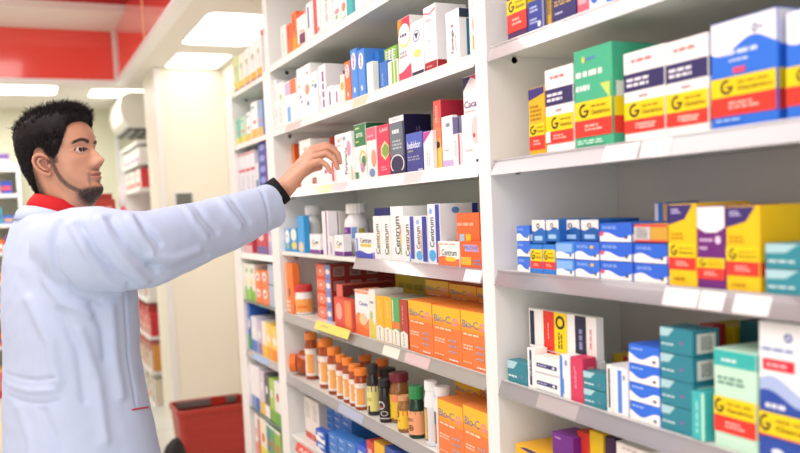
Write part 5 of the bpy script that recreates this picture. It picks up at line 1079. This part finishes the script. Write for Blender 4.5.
for _ in range(3600):   # cropped texture over the sides of the cap
    t = rr.choice([-1, 1])*rr.uniform(.75, PI); zl = hairline(t); z = rr.uniform(zl+.004, .205)
    b = head_pt(t, z, .0045); nrm = Vector((b.x, b.y, .03)).normalized()
    spike(b, (nrm*.9+Vector((rr.gauss(-.35, .3), 0, rr.gauss(.1, .45)))).normalized(), rr.uniform(.005, .011), rr.uniform(.0008, .0016), nrm*-.2)
q.build('hair', man)

# ---- coat
coatm = mat('b6c6e2', .75, .2); coatm.name = 'lab_coat_cloth'; bumpy(coatm, 900, .15, .0004)
def ell(c, a, b, n=40, ex=.9):
    out = []
    for i in range(n):
        th = 2*PI*i/n; cc, ss = math.cos(th), math.sin(th)
        out.append(c+fwd*a*abs(cc)**ex*(1 if cc > 0 else -1)+rgt*b*abs(ss)**ex*(1 if ss > 0 else -1))
    return out
rings = [(51, 1.496, .060, .066), (52, 1.484, .074, .080), (54, 1.470, .085, .125), (57, 1.447, .098, .180), (62, 1.41, .118, .205), (66, 1.36, .136, .215), (69, 1.28, .148, .21), (71, 1.20, .152, .20), (72, 1.13, .152, .195), (75, 1.05, .158, .2), (80, .95, .168, .21), (85, .82, .18, .225), (87, .65, .19, .24), (88, .5, .195, .25)]
def coat_shape(mb):
    vs = []; fs = []; n = 40
    for px, z, a, b in rings: vs += ell(cz(px, z), a, b)
    for j in range(len(rings)-1):
        for i in range(n): k = (i+1) % n; fs.append((j*n+i, j*n+k, (j+1)*n+k, (j+1)*n+i))
    fs.append(tuple(range(n-1, -1, -1))); fs.append(tuple((len(rings)-1)*n+i for i in range(n)))
    mb.add(vs, fs, mat('cf9673'))
    # the raised sleeve: oval sections along the arm, ending in an open cuff
    sl = [(58, 250, 2.03, .088), (78, 250, 1.98, .101), (100, 250, 1.965, .101), (125, 251, 1.975, .094), (150, 249, 2.01, .089), (180, 239, 2.07, .083), (212, 228.5, 2.14, .074), (245, 217, 2.21, .066), (262, 209.5, 2.245, .063), (274, 205, 2.275, .0615)]
    P = [S(a, b, c) for a, b, c, _ in sl]; vs = []; fs = []; n = 36
    def sec(j, c, r, f=1.0):
        d = (P[min(j+1, len(P)-1)]-P[max(j-1, 0)]).normalized(); up = (Vector((0, 0, 1))-d*d.z).normalized(); sd = d.cross(up)
        return [c+(up*math.cos(2*PI*i/n)*r+sd*math.sin(2*PI*i/n)*r*.84)*f for i in range(n)], d
    for j, (_, _, _, r) in enumerate(sl):
        s_, d = sec(j, P[j], r); vs += s_
    L = len(P)-1
    for back, f in ((0, .90), (.03, .86), (.05, .8)):
        s_, d = sec(L, P[L]-(P[L]-P[L-1]).normalized()*back, sl[-1][3], f); vs += s_
    m = len(vs)//n
    for j in range(m-1):
        for i in range(n): k = (i+1) % n; fs.append((j*n+i, j*n+k, (j+1)*n+k, (j+1)*n+i))
    fs.append(tuple(range(n-1, -1, -1))); fs.append(tuple((m-1)*n+i for i in range(n)))
    mb.add(vs, fs, mat('cf9673'))
    # the lowered far sleeve
    c0 = cz(58, 1.40)-rgt*.16
    for (p, r), (p2, r2) in [((c0, .085), (cz(72, 1.14)-rgt*.23, .08)), ((cz(72, 1.14)-rgt*.23, .08), (cz(97, .93)-rgt*.215, .062))]:
        mb.tube([p+(p-p2)*.1, p, p.lerp(p2, .5), p2, p2+(p2-p)*.03], [r*.5, r, (r+r2)/2, r2, r2*.9], mat('cf9673'), 24)
cme = capsules([], .0052, 10, coat_shape)
# folds: ridges (+) and creases (-) as polylines seen on the near side, given in the x-z plane of the body
FO = [(.008, .010, [(70, 226), (84, 250), (104, 276), (122, 291)]), (-.007, .008, [(78, 226), (92, 250), (112, 272), (130, 284)]), (.007, .009, [(98, 220), (108, 240), (124, 262), (146, 281)]), (-.006, .007, [(108, 219), (118, 236), (134, 254), (154, 270)]),
      (.006, .008, [(128, 218), (137, 234), (150, 250)]), (-.005, .006, [(137, 216), (146, 230), (158, 243)]), (.006, .009, [(150, 256), (170, 259), (196, 250)]), (-.005, .007, [(150, 265), (175, 267), (205, 256)]), (.005, .008, [(186, 206), (192, 222), (203, 236)]), (-.004, .007, [(196, 204), (203, 218), (214, 232)]),
      (.005, .008, [(222, 198), (228, 212), (238, 226)]), (-.004, .006, [(232, 196), (238, 208), (247, 222)]), (-.006, .008, [(58, 222), (52, 245), (56, 270), (74, 292), (100, 302)]), (.006, .01, [(48, 222), (42, 250), (46, 280), (62, 302), (90, 314)]),
      (-.0035, .003, [(127, 285), (131, 330), (135, 372), (141, 412)]), (-.004, .0035, [(6, 379), (30, 380), (56, 376)]), (-.004, .0035, [(8, 401), (32, 403), (58, 399)]), (.004, .006, [(6, 390), (30, 391), (56, 388)]),
      (.007, .012, [(30, 300), (50, 340), (58, 380)]), (-.005, .01, [(60, 310), (78, 350), (84, 400)]), (.006, .012, [(80, 330), (98, 380), (106, 440)]), (.005, .01, [(18, 410), (30, 440), (34, 470)]), (-.005, .01, [(44, 410), (56, 440), (60, 470)]), (.006, .012, [(112, 310), (116, 350), (124, 400)]), (-.006, .01, [(92, 306), (104, 330), (108, 360)]),
      (-.0045, .003, [(261, 181), (265, 200), (270, 228)])]
FP = [(amp, w_, [(lambda p: (p.x, p.z))(on_d(a, b, 1.96 if a < 150 else 1.96+(a-150)*.0021)) for a, b in pl]) for amp, w_, pl in FO]
cme.update()
nv = [v.normal.copy() for v in cme.vertices]
for v, n_ in zip(cme.vertices, nv):
    p = v.co; f = max(0, -n_.y*1.3); f = min(1, f); d = 0
    if f > 0:
        for amp, w_, pl in FP:
            ds = segd(p.x, p.z, pl)
            if ds < w_*3: d += 1.35*amp*math.exp(-(ds/w_)**2)
    d *= f
    d += .004*noise.noise(Vector((p.x*9, p.y*9, p.z*5)))+.0015*noise.noise(p*28)
    lower = sm(1.0, .6, p.z) if p.z < 1 else 0
    v.co = p+n_*d
for v in cme.vertices: v.co = v.co-ROOT
cme.materials.clear(); cme.materials.append(coatm)
cme.polygons.foreach_set('use_smooth', [True]*len(cme.polygons)); cme.update()
cme.name = 'lab_coat'
cobj = bpy.data.objects.new('lab_coat', cme); C.objects.link(cobj); cobj.parent = man
# coat collar and red shirt collar
def collar(name, c, rx, ry, h, th, tilt, m, flare=0.0, gap=0.0):
    q = MB(); n = 64; vs = []; fs = []
    prof = [(0, 0), (0, h), (th*.5, h+.003), (th, h), (th+flare*.7, h*.45), (th+flare, -.01), (th*.6+flare, -.012)]
    ax = Matrix.Rotation(tilt, 3, rgt)
    a0 = gap; cnt = n
    for i in range(n+1):
        t = gap+(2*PI-2*gap)*i/n
        for dr, dz in prof:
            vs.append(c+ax @ (fwd*math.cos(t)*(rx+dr)+rgt*math.sin(t)*(ry+dr)+Vector((0, 0, dz)))-ROOT)
    k = len(prof)
    for i in range(n):
        for j in range(k): fs.append((i*k+j, (i+1)*k+j, (i+1)*k+(j+1) % k, i*k+(j+1) % k))
    fs.append(tuple(range(k))); fs.append(tuple(n*k+j for j in range(k-1, -1, -1)))
    q.add(vs, fs, m, True); return q.build(name, man)
cc = cz(59, 1.476)
collar('shirt_collar', cc, .068, .066, .028, .004, math.radians(-22), mat('c01e24', .7, .2), .008, .15)
collar('coat_collar', cz(52, 1.462), .070, .078, .022, .005, math.radians(-13), coatm, .012, .2)
# black knit cuff
A = S(269, 198.5, 2.275); B_ = S(282, 188.5, 2.281); q = MB(); d = (B_-A)
pts = [A-d*.8, A, A+d*.25, A+d*.5, A+d*.75, B_, B_, A+d*.9]
q.tube([p-ROOT for p in pts], [.037, .038, .0385, .0385, .0385, .0375, .030, .0285], mat('1b1b1e', .8, .2), 32); q.build('shirt_cuff', man)
# red piping at the pocket mouth
def near(px, py):   # nearest coat surface along the line of sight
    d = ray(px, py).normalized(); hit = None
    ok, loc, n_, _ = cobj.ray_cast(CO-ROOT, d)
    return loc if ok else None
pts = [near(x, 409.5-(x-133)*.16) for x in (132, 136, 140, 144, 148, 151)]
pts = [p+Vector((0, -.001, 0)) for p in pts if p is not None]
if len(pts) > 1: q = MB(); q.tube(pts, [.002]*len(pts), mat('c23034', .7), 8); q.build('pocket_piping', man)
# trousers and shoes, below the frame
q = MB()
for s_ in (1, -1):
    q.tube([v-ROOT for v in (cz(82, .95)+rgt*.08*s_, cz(84, .5)+rgt*.09*s_, cz(82, .06)+rgt*.095*s_)], [.11, .082, .07], mat('2c3040', .8), 20)
q.build('trousers', man)
for s_ in (1, -1):
    c = cz(82, .0)+rgt*.095*s_-ROOT; c.z = 0; q = MB()
    sec_ = [(-.07, .03, .06), (-.05, .042, .085), (.02, .045, .085), (.08, .05, .06), (.15, .048, .045), (.185, .03, .03)]
    vs = []; fs = []; n = 12
    for f_, w_, h_ in sec_:
        for i in range(n):
            th = PI*i/(n-1); vs.append(c+fwd*f_+rgt*w_*math.cos(th)+Vector((0, 0, h_*math.sin(th)+.001)))
    for j in range(len(sec_)-1):
        for i in range(n): k = (i+1) % n; fs.append((j*n+i, j*n+k, (j+1)*n+k, (j+1)*n+i))
    fs.append(tuple(range(n-1, -1, -1))); fs.append(tuple((len(sec_)-1)*n+i for i in range(n)))
    q.add(vs, fs, mat('1a1a1a', .4), True); q.build('shoe', man)
# ================================================================== light
def area(name, loc, size, size_y, power, rot=(0, 0, 0), col=(1, 1, .965)):
    l = bpy.data.lights.new(name, 'AREA'); l.shape = 'RECTANGLE'; l.size = size; l.size_y = size_y; l.energy = power; l.color = col
    o = bpy.data.objects.new(name, l); C.objects.link(o); o.location = loc; o.rotation_euler = rot; return o
# unseen area lights added above the aisle and in the recess for even light
area('aisle_fill', (-.6, 2.2, 3.15), 1.6, 3.4, 95)
area('aisle_fill', (-1.2, -1.0, 3.0), 2.4, 2.0, 75)
area('aisle_fill', (-1.4, 5.0, 3.15), 1.6, 2.0, 45)
area('back_room_fill', (-.6, 7.4, CZ-.02), 2.6, .6, 34)  # added fill making up for the dimmed ceiling panels
# added soft fill from behind the camera, where no window is built
area('rear_fill', (-1.6, -2.5, 1.7), 3.0, 2.2, 42, (math.radians(90), 0, math.radians(-25)))
w = bpy.data.worlds.new('ambient_fill'); bpy.context.scene.world = w; w.use_nodes = True  # even ambient fill added through the open rear of the room
w.node_tree.nodes['Background'].inputs['Color'].default_value = (.97, 1, .99, 1); w.node_tree.nodes['Background'].inputs['Strength'].default_value = .6
vs_ = bpy.context.scene.view_settings
vs_.view_transform = 'Standard'; vs_.look = 'None'; vs_.gamma = 1; vs_.use_curve_mapping = False; vs_.exposure = -0.2
